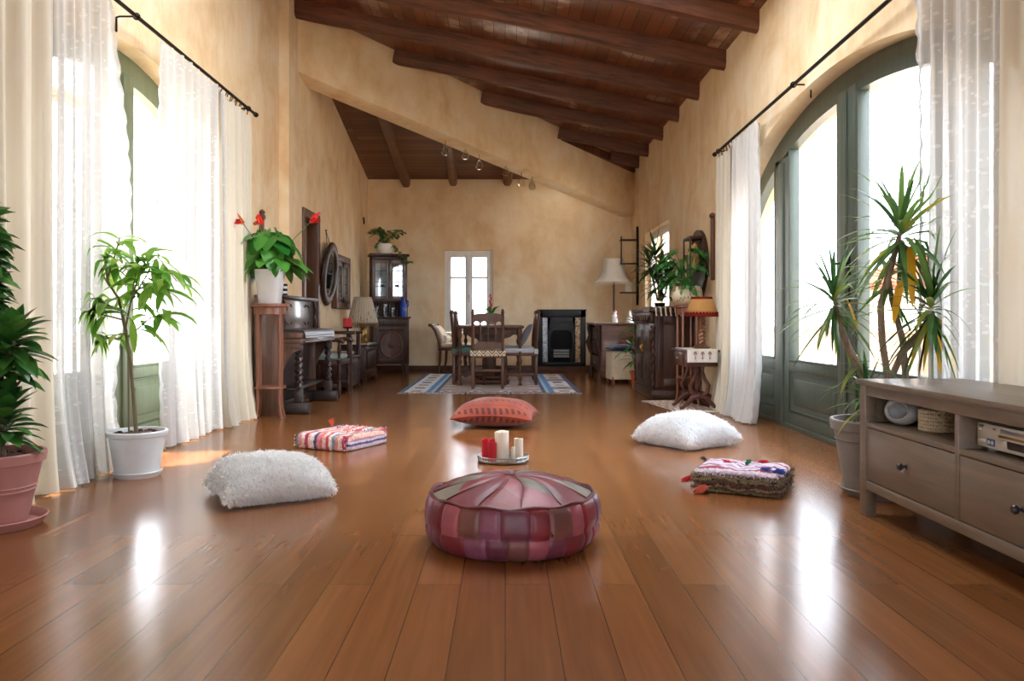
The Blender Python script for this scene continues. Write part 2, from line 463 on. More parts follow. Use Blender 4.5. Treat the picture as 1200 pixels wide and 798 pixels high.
# ceilings: a roof falling to the right wall, and one beyond the hip falling to the back wall
def slab_poly(name, pts, th, mat):
    mb = MB(); mb.prism(pts, (0, 0, th)); return struct(mb.build(name, mat))
zr = lambda x, y: (x, y, roof(x))
SKL = (-.8, 1.3, 4.0, 6.0)        # unseen roof opening added over the near end for fill light
mb = MB()
for pts in ([zr(-2.65, -2.75), zr(2.35, -2.75), zr(2.35, SKL[2]), zr(-2.65, SKL[2])], [zr(-2.65, SKL[2]), zr(SKL[0], SKL[2]), zr(SKL[0], SKL[3]), zr(-2.65, SKL[3])],
            [zr(SKL[1], SKL[2]), zr(2.35, SKL[2]), zr(2.35, SKL[3]), zr(SKL[1], SKL[3])], [zr(-2.65, SKL[3]), zr(2.35, SKL[3]), zr(2.35, 13.2), zr(-2.65, 8.3)]):
    mb.prism(pts, (0, 0, .12))
struct(mb.build('ceiling', CEIL_BOARDS))
zf = lambda x, y: (x, y, 3.08+.206*(13-y))
SKF = (.45, 1.45, 12.20, 12.50)  # second opening added for fill light, hidden behind the hip beam
hy = lambda x: 8.45+(x+2.6)*.91
mb = MB()
for pts in ([zf(-2.6, 8.45), zf(SKF[0], hy(SKF[0])), zf(SKF[0], 13.4), zf(-2.6, 13.4)], [zf(SKF[0], hy(SKF[0])), zf(SKF[1], hy(SKF[1])), zf(SKF[1], SKF[2]), zf(SKF[0], SKF[2])],
            [zf(SKF[0], SKF[3]), zf(SKF[1], SKF[3]), zf(SKF[1], 13.4), zf(SKF[0], 13.4)], [zf(SKF[1], hy(SKF[1])), zf(2.4, hy(2.4)), zf(2.4, 13.4), zf(SKF[1], 13.4)]):
    mb.prism(pts, (0, 0, .12))
struct(mb.build('ceiling_far', FAR_BOARDS))
FROST = N('frosted_glass'); _t = FROST.n('ShaderNodeBsdfTranslucent'); _t.inputs['Color'].default_value = (.86, .88, .90, 1); FROST.surf(_t.outputs[0]); FROST = FROST.m
for nm, (x0, x1, y0, y1), zfun in (('window_7', SKL, zr), ('window_8', SKF, zf)):  # unseen frosted skylights, added to brighten the room from above
    root = thing(nm, None, None, ((x0+x1)/2, (y0+y1)/2, zfun((x0+x1)/2, (y0+y1)/2)[2])); root['kind'] = 'structure'
    off = Vector(root.location); q = lambda x, y, dz=0.0: Vector(zfun(x, y))+Vector((0, 0, .06+dz))-off
    MB().add([q(x0, y0), q(x1, y0), q(x1, y1), q(x0, y1)], [(0, 1, 2, 3)]).build('pane', FROST, root)
    m = MB()
    for a, b in (((x0, y0), (x1, y0)), ((x1, y0), (x1, y1)), ((x1, y1), (x0, y1)), ((x0, y1), (x0, y0)), (((x0+x1)/2, y0), ((x0+x1)/2, y1))): m.tube([q(*a, -.02), q(*b, -.02)], .035, 6)
    m.build('frame', WHITEP, root)
# sloping plastered hip beam running diagonally over the room
A, B = Vector((-2.27, 8.53)), Vector((2.10, 12.82))
dr = (B-A).normalized(); nr = Vector((-dr.y, dr.x)); TH = .30
mb = MB(); rows = []
n = 24; R.seed(3)
for i in range(n+1):
    t = i/n; p = A.lerp(B, t); q = p+nr*TH
    zb = 3.47+(2.47-3.47)*t; zt = roof(p.x)+.06; zq = roof(q.x)+.06
    e = .045
    rows.append([(p.x, p.y, zt), (p.x, p.y, zb+e), (p.x+nr.x*e*.35, p.y+nr.y*e*.35, zb+e*.3), (p.x+nr.x*e, p.y+nr.y*e, zb), (q.x, q.y, zb), (q.x, q.y, zq)])
vs = [p for r in rows for p in r]; fs = []
for i in range(n):
    for k in range(6):
        k2 = (k+1) % 6
        fs.append((i*6+k, (i+1)*6+k, (i+1)*6+k2, i*6+k2))
fs += [tuple(range(5, -1, -1)), tuple(n*6+k for k in range(6))]
struct(mb.add(vs, fs).build('trim_hip_beam', PLASTER))
# rafters: hewn timbers from the right wall up to the hip (or to the left wall)
def timber(L, w, h, seed, mat, name):
    rr = random.Random(seed); m = MB(); nn = 16; c = .34
    ph = [rr.uniform(0, 6) for _ in range(4)]
    prof = [(-.5, .5), (-.5, -.22), (-.36, -.44), (-.15, -.5), (.15, -.5), (.36, -.44), (.5, -.22), (.5, .5)]
    vs = []; fs = []; P = len(prof)
    for i in range(nn+1):
        x = L*i/nn
        k = 1 + .05*math.sin(x*2.1+ph[0]) + .03*math.sin(x*5+ph[1]); dy = .012*math.sin(x*1.7+ph[2]); dz = .010*math.sin(x*2.6+ph[3])
        e = .86 if i in (0, nn) else 1.0
        for a, b in prof: vs.append((x, a*w*k*e+dy, (b*h*k if b < .4 else b*h)+dz*(b < .4)))
    for i in range(nn):
        for k in range(P):
            k2 = (k+1) % P
            fs.append((i*P+k, i*P+k2, (i+1)*P+k2, (i+1)*P+k))
    fs += [tuple(range(P-1, -1, -1)), tuple(nn*P+k for k in range(P))]
    m.add(vs, fs); return m.build(name, mat)
nth = ['nearest the camera', 'second from the camera', 'third from the camera', 'fourth from the camera', 'fifth from the camera', 'sixth from the camera', 'farthest and shortest, in the corner']
for i, y in enumerate([6.52, 7.50, 8.53, 9.50, 10.48, 11.52, 12.35]):
    xl = max(-2.32, -2.2+(y-8.6)*1.019-.02)
    L = (XR+.06-xl)/math.cos(math.atan(.206))
    o = timber(L, .145, .165, 20+i, RAFTER, 'rafter')
    # local +X must run up-slope to the left: rotate half a turn about Z, then pitch
    o.matrix_world = Matrix.Translation((XR+.06, y, roof(XR+.06)-.078)) @ Matrix.Rotation(math.pi, 4, 'Z') @ Matrix.Rotation(-math.atan(.206), 4, 'Y')
    tag(o, 'dark hewn ceiling rafter above the lounge, ' + nth[i], 'rafter', 'rafters above the lounge', 'thing')
for i, (x, l, lab) in enumerate([(-1.60, 3.2, 'longest brown rafter over the dining end, above the corner hutch'), (-.82, 2.4, 'middle brown rafter over the dining end, above the white window'), (.04, 1.6, 'shortest brown rafter over the dining end, peeping below the plaster beam')]):
    o = timber(l, .14, .13, 60+i, RAFTER_Y, 'rafter')
    # local +X runs toward the camera, rising
    o.matrix_world = Matrix.Translation((x, YB+.02, 3.08-.055)) @ Matrix.Rotation(-PI/2, 4, 'Z') @ Matrix.Rotation(-math.atan(.206), 4, 'Y')
    tag(o, lab, 'rafter', 'rafters over the dining end', 'thing')
# skirting
SK = m_wood('skirting_wood', S(70, 38, 24), S(104, 62, 40), 'X', .45, 1, .2)
struct(MB().bx(-2.2, 2.03, YB-.022, YB, 0, .095, .006).build('baseboard_back', SK))
struct(MB().bx(XL2, XL2+.02, 9.55, YB-.022, 0, .095, .006).build('baseboard_left', SK))
struct(MB().bx(XR-.02, XR, 7.45, YB-.022, 0, .095, .006).build('baseboard_right', SK))

# ------------------------------------------------------------------ arched glazed doors
def arch_window(name, X, sx, P, mid, mull, mat, lowz=.51, ring=.165, handle=None):
    """frame plane at X; sx = +1 when the outside lies at +X"""
    zf_ = arch(**P); yc, a = P['yc'], P['a']
    th = .07
    root = thing(name, None, None, (X, yc, 0)); root['kind'] = 'structure'
    zi = lambda y: P['zs'] + (P['b']-ring)*math.sqrt(max(0, 1-((y)/(a-ring*.8))**2)) if abs(y) < a-ring*.8 else P['zs']
    m = MB(); x0, x1 = -th/2, th/2
    nn = 44; ai = a-ring*.8
    # ring following the arch
    vs = []; fs = []
    for i in range(nn+1):
        t = PI*i/nn; c, s_ = math.cos(t), math.sin(t)
        o_ = (a*c, P['zs']+P['b']*s_); i_ = (ai*c, P['zs']+(P['b']-ring)*s_)
        vs += [(x0, *o_), (x1, *o_), (x1, *i_), (x0, *i_)]
    for i in range(nn):
        for k in range(4):
            k2 = (k+1) % 4
            fs.append((i*4+k, i*4+k2, (i+1)*4+k2, (i+1)*4+k))
    m.add(vs, fs)
    for sg in (-1, 1):
        m.bx(x0, x1, sg*a, sg*ai, 0, P['zs'], .004)
    m.bx(x0*1.3, x1*1.3, -a, a, 0, .035, .004)
    m.build('frame', mat, root)
    st = MB()     # stiles
    cols = [(-mull-.155, -mull+.155), (mull-.155, mull+.155)]
    for y0, y1 in cols:
        st.bx(x0, x1, y0, y1, .03, min(zi(y0), zi(y1))+.05)
        st.bx(x0-.012, x1+.012, y0+.10, y1-.10, .03, min(zi(y0), zi(y1))+.02, .006)
    for y0, y1 in ((mid-.135, mid-.004), (mid+.004, mid+.135)):
        st.bx(x0-.006, x1+.006, y0, y1, .03, min(zi(y0), zi(y1))+.05, .006)
    st.bx(x0-.02, x1+.02, mid-.022, mid+.022, .03, zi(mid)+.02, .008)
    st.build('stile', mat, root)
    spans = [(-ai, -mull-.155), (-mull+.155, mid-.135), (mid+.135, mull-.155), (mull+.155, ai)]
    for y0, y1 in spans:
        p = MB()  # kick panel with a raised moulding
        p.bx(x0*.6, x1*.6, y0, y1, .03, lowz-.05)
        p.bx(x0, x1, y0, y1, .03, .125, .004); p.bx(x0, x1, y0, y1, lowz-.07, lowz, .004)
        for zz in (.135, lowz-.085): p.bx(x0*.95, x1*.95, y0, y1, zz, zz+.012, .004)
        if y1-y0 > .3:
            p.bx(x0*.8, x1*.8, y0+.07, y1-.07, .185, lowz-.13, .012)
        p.build('kick_panel', mat, root)
        g = MB(); ys = lin(y0, y1, 12)
        vs = []; fs = []
        for y in ys: vs += [(0, y, lowz-.005), (0, y, zi(y)+.02)]
        for i in range(12): fs.append((2*i, 2*i+2, 2*i+3, 2*i+1))
        g.add(vs, fs).build('pane', GLASS, root)
        b = MB()  # glazing beads, light painted rebate
        b.bx(x0-.004, x1+.004, y0, y0+.022, lowz, zi(y0+.01), .004); b.bx(x0-.004, x1+.004, y1-.022, y1, lowz, zi(y1-.01), .004)
        b.bx(x0-.004, x1+.004, y0, y1, lowz, lowz+.02, .004)
        b.build('glazing_bead', mat, root)
    h = MB(); hx = -sx*(th/2+.012)
    h.box((hx, mid-.05, 1.17), (.012, .035, .13), .004); h.box((hx, mid-.05, .98), (.012, .03, .09), .004)
    h.tube([(hx, mid-.05, 1.18), (hx-sx*.045, mid-.05, 1.18), (hx-sx*.05, mid-.02, 1.18), (hx-sx*.045, mid+.1, 1.182)], .009, 8)
    h.build('handle', IRON, root)
    return root
arch_window('window_1', XR+.165, 1, RW, 0.0, 1.21, GREEN)
arch_window('window_2', XL-.165, -1, LW, .02, 1.08, GREENL)

# casement in the back wall
def casement(name, M, w, h, z0):
    root = thing(name, None, None, (0, 0, 0)); root['kind'] = 'structure'; root.matrix_world = M
    f = MB()
    for x0, x1, a, b in ((-w/2, -w/2+.05, 0, h), (w/2-.05, w/2, 0, h), (-w/2+.05, w/2-.05, 0, .05), (-w/2+.05, w/2-.05, h-.05, h)):
        f.bx(x0, x1, -.03, .04, z0+a, z0+b, .006)
    f.build('frame', WHITEP, root)
    for sg in (-1, 1):
        l = MB(); a0, a1 = (sg*.003, sg*(w/2-.05)) ; a0, a1 = min(a0, a1), max(a0, a1); st = .058
        l.bx(a0, a0+st, -.05, .0, z0+.05, z0+h-.05, .006); l.bx(a1-st, a1, -.05, .0, z0+.05, z0+h-.05, .006)
        l.bx(a0+st, a1-st, -.05, 0, z0+.05, z0+.05+st*1.4, .006); l.bx(a0+st, a1-st, -.05, 0, z0+h-.05-st, z0+h-.05, .006)
        l.bx(a0+st, a1-st, -.047, -.004, z0+h*.66, z0+h*.66+.035, .005)
        l.build('sash', WHITEP, root)
        for q0, q1 in ((.05+st*1.4, h*.66), (h*.66+.035, h-.05-st)):
            MB().add([(a0+st, -.02, z0+q0), (a1-st, -.02, z0+q0), (a1-st, -.02, z0+q1), (a0+st, -.02, z0+q1)], [(0, 1, 2, 3)]).build('pane', GLASS, root)
    if True: MB().bx(-.028, .028, -.062, -.045, z0+.06, z0+h-.06, .006).build('astragal', WHITEP, root)
    hd = MB(); hd.box((.0, -.066, z0+h*.44), (.022, .012, .07), .003); hd.tube([(.0, -.07, z0+h*.44), (.0, -.095, z0+h*.44), (.0, -.10, z0+h*.44-.1)], .008, 8)
    hd.build('handle', STEEL, root)
    return root
casement('window_3', Matrix.Translation((-.585, YB+.09, 0)), .78, 1.31, .625)
casement('window_4', Matrix.Translation((XR+.12, 10.9, 0)) @ Matrix.Rotation(-PI/2, 4, 'Z'), 1.70, 1.19, .88)
struct(MB().bx(-1.02, -.15, YB-.035, YB+.05, .59, .622, .006).build('trim_1', PLASTER_PALE))
# plaster-less white liner on the right-hand casement's reveal
# dark doorway in the left wall: frame and a door leaf set deep
root = thing('door_1', None, None, (XL2, 9.16, 0)); root['kind'] = 'structure'
m = MB(); m.bx(-.12, .025, -.385, -.295, 0, 2.05, .008); m.bx(-.12, .025, .295, .385, 0, 2.05, .008); m.bx(-.12, .025, -.295, .295, 1.955, 2.05, .008)
m.build('frame', m_wood('door_frame_wood', S(74, 44, 30), S(112, 72, 50), 'Z', .4, 1, .2), root)
m = MB(); m.bx(-.22, -.18, -.295, .295, 0.005, 1.955, .004)
for z0, z1 in ((.15, .85), (1.0, 1.8)): m.bx(-.185, -.168, -.19, .19, z0, z1, .012)
m.build('door_panel', m_wood('door_leaf_wood', S(62, 30, 20), S(92, 48, 32), 'Z', .4, 1, .2), root)
MB().lathe([(0, .05), (.02, .045), (.024, .03), (.01, .012), (.018, 0)], 14).build('knob', BRASS, root, (-.168, -.24, .98), (0, PI/2, 0))
# glazed doors added behind the camera to let in fill daylight
for i, (x0, x1) in enumerate(((-1.5, -.2), (.2, 1.5))):
    root = thing('window_%d' % (5+i), None, None, ((x0+x1)/2, YF-.15, 0)); root['kind'] = 'structure'; w = x1-x0
    m = MB()
    for a, b in ((-w/2, -w/2+.09), (-.05, .05), (w/2-.09, w/2)): m.bx(a, b, -.03, .03, 0, 2.3, .006)
    m.bx(-w/2, w/2, -.03, .03, 2.2, 2.3, .006); m.bx(-w/2, w/2, -.03, .03, 0, .1, .006)
    m.build('frame', GREEN, root)
    for a, b in ((-w/2+.09, -.05), (.05, w/2-.09)):
        MB().add([(a, 0, .1), (b, 0, .1), (b, 0, 2.2), (a, 0, 2.2)], [(0, 1, 2, 3)]).build('pane', GLASS, root)

# ------------------------------------------------------------------ outside
GROUND = m_plain('terrace_paving', S(196, 182, 164), .9, 0, .1, 6, .1)
struct(MB().bx(-40, -2.9, -30, 50, -.25, -.14).bx(2.6, 40, -30, 50, -.25, -.14).bx(-2.9, 2.6, -30, -2.9, -.25, -.14).bx(-2.9, 2.6, 13.6, 50, -.25, -.14).build('terrace_ground', GROUND))
BRICK = N('pale_brick'); _v = BRICK.coord('Object', (1, 1, 1))
_b = BRICK.n('ShaderNodeTexBrick'); _c = BRICK.n('ShaderNodeTexCoord'); _s = BRICK.n('ShaderNodeSeparateXYZ'); _cb = BRICK.n('ShaderNodeCombineXYZ')
BRICK.l(_c.outputs['Object'], _s.inputs[0]); BRICK.l(_s.outputs['Y'], _cb.inputs['X']); BRICK.l(_s.outputs['Z'], _cb.inputs['Y']); BRICK.l(_cb.outputs[0], _b.inputs['Vector'])
_b.inputs['Scale'].default_value = 1; _b.inputs['Brick Width'].default_value = .24; _b.inputs['Row Height'].default_value = .075; _b.inputs['Mortar Size'].default_value = .012
_b.inputs['Color1'].default_value = S(196, 140, 112); _b.inputs['Color2'].default_value = S(214, 166, 140); _b.inputs['Mortar'].default_value = S(200, 180, 160)
BRICK.surf(BRICK.bsdf(_b.outputs['Color'], .9)); BRICK = BRICK.m
TILE = m_plain('roof_tile', S(150, 74, 46), .9, 0, .25, 5, .2)
LIME = m_plain('lime_wash', S(240, 234, 224), .9, 0, .03)
def brick_arch(x, yc, a, b, zs, label):
    m = MB(); vs = []; fs = []; nn = 40
    for i in range(nn+1):
        t = PI*i/nn; c, s_ = math.cos(t), math.sin(t)
        for aa, bb, xx in ((a, b, 0), (a, b, .12), (a+.12, b+.12, .12), (a+.12, b+.12, 0)): vs.append((xx, aa*c, zs+bb*s_))
    for i in range(nn):
        for k in range(4):
            k2 = (k+1) % 4
            fs.append((i*4+k, i*4+k2, (i+1)*4+k2, (i+1)*4+k))
    m.add(vs, fs)
    root = thing('porch_arch', label, 'arch', (x, yc, 0))
    m.build('brick_ring', BRICK, root)
    for sg in (-1, 1): MB().bx(0, .2, sg*(a+.065)-.17, sg*(a+.065)+.17, -.14, zs, .01).build('pillar', LIME, root)
brick_arch(3.6, 8.3, 4.1, 1.62, 1.52, 'brick porch arch outside the large green arched window')
brick_arch(-4.6, 9.3, 4.2, 1.6, 1.5, 'brick porch arch outside the left curtained window')
# house across the terrace with a tiled roof
def house(loc, rz, L, D, label):
    root = thing('neighbouring_house', label, 'house', loc, rz)
    MB().bx(0, D, -L/2, L/2, -.1, 1.75).build('wall', LIME, root)
    w = MB()
    for k in range(int(L/.26)):
        y = -L/2+.13+k*.26
        w.tube([(-.35, y, 1.66), (D*.5, y, 2.55)], .11, 8)
    w.add([(-.35, -L/2, 1.64), (D*.5, -L/2, 2.53), (D*.5, L/2, 2.53), (-.35, L/2, 1.64)], [(0, 1, 2, 3)])
    w.add([(D+.35, -L/2, 1.64), (D*.5, -L/2, 2.53), (D*.5, L/2, 2.53), (D+.35, L/2, 1.64)], [(0, 1, 2, 3)])
    w.build('tiled_roof', TILE, root)
    c = MB(); c.bx(D*.4, D*.55, -.3, .35, 2.2, 3.15, .02); c.bx(D*.37, D*.58, -.37, .42, 3.15, 3.27, .02); c.build('chimney', LIME, root)
house((9.5, 18.5, 0), 0, 9.0, 4.0, 'low white house with a tiled roof seen through the green arched window')
tag(MB().bx(6.0, 6.25, 3, 22, -.14, .62, .02).bx(5.95, 6.3, 3, 22, .62, .70, .02).build('terrace_parapet', BRICK), 'low brick terrace wall outside the green arched window', 'wall')
# unseen porch roof, added to block the high sun from the left doors
pr = thing('sun_block_roof', 'unseen tiled roof added over the left curtained window to block sun', 'roof', (XL-TW, 5.1, 2.82))
MB().bx(-.58, 0, -2.6, 2.6, 0, .08, .01).build('deck', TILE, pr)
# ------------------------------------------------------------------ curtains and rods
SHEER = m_sheer('sheer_lace', (.66, .66, .65, 1), .20, True, .20)
SHEER_PLAIN = m_sheer('sheer_voile', (.70, .70, .69, 1), .12, False, .2)
LINEN = m_sheer('cream_linen', (.68, .63, .52, 1), .004, False, .10)
def curtain(name, label, X, y0, y1, ztop, mat, folds, amp, seed, gather=1.0, zbot=.012, scallop=0, group=None, pull=0.0, hemflare=.0, cat='curtain', topamp=.6, loops=0, rodX=None, skirt=None):
    """hangs in the plane X, between y0 and y1; scallop = -1/+1 puts a scalloped lace edge on the y0/y1 side"""
    rr = random.Random(seed); ph = [rr.uniform(0, 6.28) for _ in range(6)]
    nu, nv = max(60, folds*14), 70
    zt = ztop if callable(ztop) else (lambda y: ztop)
    def fn(u, v):
        z01 = v
        y = y0+(y1-y0)*u
        yc = (y0+y1)/2
        w = gather + (1-gather)*(1-abs(2*z01-1)**1.5) if False else 1.0
        y = yc+(y-yc)*w
        if scallop:
            edge = 1-u if scallop > 0 else u
            k = max(0, 1-edge/.16)
            y += scallop*k*(.034*abs(math.sin(z01*PI*19))-.017) + scallop*k*pull*math.sin(PI*min(1, (1-z01)*1.15))**1.3
        a = amp*(topamp+(1-topamp)*(1-z01)**.7) * (1+.25*math.sin(2*PI*u*1.7+ph[3]))
        x = a*math.sin(2*PI*folds*u+ph[0]+.6*math.sin(2*PI*u*1.3+ph[1])+.35*(1-z01)) + .35*a*math.sin(2*PI*folds*2.3*u+ph[2]+z01*.8)
        top = zt(y)
        z = zbot + (top-zbot)*z01
        if z01 < .25 and hemflare:
            x += hemflare*((.25-z01)/.25)**2*(1+.4*math.sin(9*u+ph[4]))
        return (X+x, y, z)
    m = MB(); m.grid(fn, nu, nv)
    if loops:
        root = thing(name, label, cat, (X, (y0+y1)/2, 0), 0, group)
        off = Vector((X, (y0+y1)/2, 0))
        m.v = [tuple(Vector(p)-off) for p in m.v]
        m.build('cloth', mat, root, sharp=0)
        for i in range(loops):
            y = y0+(y1-y0)*(i+.5)/loops
            l = MB(); rx = (rodX if rodX is not None else X)-X; zc = zt(y)+.03
            l.tube([(rx+.017*math.cos(t), y-off.y+.012*math.sin(3*t), zc+.032*math.sin(t)) for t in lin(-PI/2, 1.5*PI, 14)], .004, 6)
            l.build('tie_loop', IRON, root)
        return root
    o = m.build(name, mat, sharp=0)
    return tag(o, label, cat, group)
RXL = -2.175
def rod(name, label, pts, brk, sx):
    root = thing(name, label, 'curtain rod', pts[0])
    o = Vector(pts[0]); q = [Vector(p)-o for p in pts]
    m = MB(); m.tube(q, .0125, 10); m.build('pole', IRON, root)
    d = (q[-1]-q[0]).normalized()
    for e, s_ in ((q[0], -1), (q[-1], 1)):
        f = MB(); f.tube([e+d*s_*t for t in (0, .02, .03, .05, .07)], [.014, .02, .014, .022, .006], 10); f.build('finial', IRON, root)
    for t in brk:
        p = q[0].lerp(q[-1], t); b = MB()
        b.tube([p, p+Vector((sx*.10, 0, 0)), p+Vector((sx*.118, 0, -.005)), p+Vector((sx*.118, 0, -.09))], .006, 8)
        b.tube([p+Vector((.018*math.cos(a), 0, .018*math.sin(a))) for a in lin(0, 2*PI, 12)], .005, 6)
        b.build('bracket', IRON, root)
rod('curtain_rod', 'black curtain rod above the left window', [(RXL, 2.35, 2.615), (RXL, 7.03, 2.615)], (.10, .52, .965), -1)
zrod = lambda y: 2.372+(7.45-y)*.0245
rod('curtain_rod', 'black curtain rod above the right arched window', [(1.955, 1.9, zrod(1.9)), (1.955, 7.52, zrod(7.52))], (.05, .64, .985), 1)
curtain('curtain', 'opaque cream curtain at the left edge, behind the pink pot plant', RXL+.01, 2.55, 3.83, 2.575, LINEN, 6, .045, 1, group='cream curtains', hemflare=.03)
curtain('lace_curtain', 'white lace curtain with scalloped edge behind the white-potted fig', RXL+.005, 3.80, 4.47, 2.585, SHEER, 6, .032, 2, scallop=1, group='lace curtains', pull=.22, hemflare=.05)
curtain('lace_curtain', 'white lace curtain of the left window, hanging on its piano side', RXL+.005, 5.06, 6.22, 2.585, SHEER, 7, .032, 3, scallop=-1, group='lace curtains', pull=.06, hemflare=.02)
curtain('curtain', 'cream curtain with black tie loops beside the tall plant stand', RXL+.005, 6.12, 6.86, 2.55, LINEN, 5, .04, 4, group='cream curtains', hemflare=.05, loops=7, rodX=RXL)
curtain('lace_curtain', 'white lace curtain bunched beside the small lamp table', 1.965, 6.28, 7.0, lambda y: zrod(y)-.03, SHEER_PLAIN, 6, .035, 5, scallop=-1, group='lace curtains', pull=.0, hemflare=-.06)
curtain('curtain', 'cream curtain at the far end of the right window, behind the small lamp table', 1.965, 6.95, 7.46, lambda y: zrod(y)-.062, LINEN, 4, .035, 6, group='cream curtains', hemflare=-.05, loops=3, rodX=1.955)
curtain('lace_curtain', 'white lace curtain with scalloped edge above the television bench', 1.985, 3.20, 3.93, lambda y: zrod(y)-.03, SHEER, 6, .025, 7, scallop=1, group='lace curtains', pull=-.02)
curtain('curtain', 'cream curtain at the right edge above the television bench', 1.988, 2.2, 3.30, lambda y: zrod(y)-.04, LINEN, 6, .028, 8, group='cream curtains')
# ------------------------------------------------------------------ leather pouffe
def m_leather(name, col):
    k = N(name); v = k.coord('Object')
    f = k.noise(v, 8, 5, .6, .5); cr = k.n('ShaderNodeTexVoronoi'); cr.inputs['Scale'].default_value = 130; k.l(v, cr.inputs['Vector'])
    c1 = tuple(x*.70 for x in col[:3])+(1,); c2 = tuple(min(1, x*1.25) for x in col[:3])+(1,)
    w = k.noise(v, 30, 4, .7)
    rough = k.math('ADD', k.math('MULTIPLY', w, .2), .36)
    k.surf(k.bsdf(k.ramp(f, [(.3, c1), (.72, c2)]), rough, 0, .5, k.math('ADD', f, k.math('MULTIPLY', cr.outputs['Distance'], .15)), .25, .006))
    return k.m
LEA = [m_leather('leather_'+n, S(*c)) for n, c in (('maroon', (112, 36, 46)), ('plum', (104, 50, 68)), ('brown', (112, 68, 64)), ('rose', (152, 80, 92)), ('grey', (126, 118, 106)), ('crimson', (132, 38, 44)), ('mauve', (128, 72, 94)))]
LEA_DARK = m_leather('leather_welt', S(96, 28, 34))
pf = thing('pouffe', 'round patchwork leather pouffe in plum, crimson and grey in the foreground', 'pouffe', (.025, 3.03, 0), .1)
R.seed(11)
ZS, RS, RM = .185, .298, .330
def side_prof(t):   # t 0 bottom .. 1 seam
    a = -1.25 + t*2.22
    rr = .245 + .085*math.cos(a) if False else None
    z = ZS*(.5+.5*math.sin(PI*(t-.5)))
    r = .235 + (RM-.235)*math.sin(PI*min(1, t*1.02))**.55 if t < .5 else RS + (RM-RS)*math.sin(PI*t)**.8
    return r, z*1.0
NA = 25
def bounds(n, jit):
    b = [(i+R.uniform(-jit, jit))/n for i in range(n)]; return b
rowb = [bounds(NA, .22), bounds(NA, .22)]
rowm = [[R.choice([0, 1, 2, 3, 6, 1, 6, 5]) for _ in range(NA)] for _ in range(2)]
def sect(b, u):
    i = 0
    for k in range(len(b)):
        if u >= b[k] % 1.0 or k == 0: i = k
    return i
def seamd(b, u):
    return min(min(abs(u-x), abs(u-x+1), abs(u-x-1)) for x in b)
sd = MB(); NU, NV = 400, 24
def sfn(u, v):
    r, z = side_prof(v); row = 0 if v < .47 else 1
    d = seamd(rowb[row], u); k = min(1, d/.007)
    k2 = min(1, abs(v-.47)/.07)
    r = r - .008*(1-math.sqrt(k)) - .008*(1-k2) + .004*math.sin(u*2*PI*5+v*3)
    a = 2*PI*u
    return (r*math.cos(a), r*math.sin(a), max(0, z))
sd.grid(sfn, NU, NV, closeu=True, mfn=lambda u, v: rowm[0 if v < .47 else 1][sect(sorted(rowb[0 if v < .47 else 1]), u)])
sd.add([(.235*math.cos(2*PI*i/64), .235*math.sin(2*PI*i/64), .0) for i in range(64)], [tuple(reversed(range(64)))], 1)
sd.build('side_band', LEA, pf, sharp=0)
tp = MB(); NT = 12
tb = [i/NT for i in range(NT)]
tcol = []
for i in range(NT): tcol.append((R.choice([0, 5, 4, 3, 0]), [0, 4, 5, 3, 0, 4, 5, 0, 3, 4, 5, 0][i], [5, 0, 4, 5, 3, 0, 4, 0, 5, 3, 0, 4][i]))
def tfn(u, v):      # v 0 rim .. 1 centre
    rr = RS*(1-v); z = ZS + .062*(1-(1-v)**2.2) 
    tw = u + .05*v*math.sin(v*3)
    d = seamd(tb, u); k = min(1, d/.02)
    puff = (1-(1-math.sqrt(k)))
    z += .010*puff*math.sin(PI*min(1, max(0, 1-v)*.95+.05)) - .004
    if v > .93: z -= .006*(v-.93)/.07
    a = 2*PI*tw
    return (rr*math.cos(a), rr*math.sin(a), z)
def tm(u, v):
    i = int(u*NT) % NT; f = u*NT-int(u*NT); w = v+.30*(f-.5)
    return tcol[i][0] if w > .72 else (tcol[i][1] if w > .34 else tcol[i][2])
tp.grid(tfn, 12*34, 46, closeu=True, mfn=tm)
tp.build('top_panel', LEA, pf, sharp=0)
wl = MB(); wl.tube([((RS+.004)*math.cos(a), (RS+.004)*math.sin(a), ZS+.004*math.sin(a*12)) for a in lin(0, 2*PI, 96)], .007, 8, caps=False)
wl.build('piping', LEA_DARK, pf)
st = MB()
for i in range(NT):
    u = tb[i]; st.tube([Vector(tfn(u, v))+Vector((0, 0, .003)) for v in lin(.02, .93, 14)], .0026, 5)
st.lathe([(.0, .008), (.016, .006), (.02, 0), (.018, -.004)][::-1], 16, (0, 0, ZS+.058))
st.build('seam_cord', LEA_DARK, pf)
tr = MB(); a0 = -PI/2+.42-.1
pts = [(RM+.0035, -.028+.007*k) for k in range(9)]
poly = []
for k in range(9):
    t = k/8; zz = .088+.056*t; w = .006*math.sin(PI*t)
    r_, _ = side_prof(.5); poly.append((w, zz))
vs = []
for (w, zz) in poly:
    rr = .3295 - (abs(zz-.1)*.16)
    for s_ in (-1, 1):
        a = a0 + s_*w/.33 + (zz-.1)*.25
        vs.append(((rr+.001)*math.cos(a), (rr+.001)*math.sin(a), zz))
tr.add(vs, [(2*k, 2*k+1, 2*k+3, 2*k+2) for k in range(8)])
tr.build('split_seam', m_plain('dark_gap', S(14, 8, 10), .9), pf)

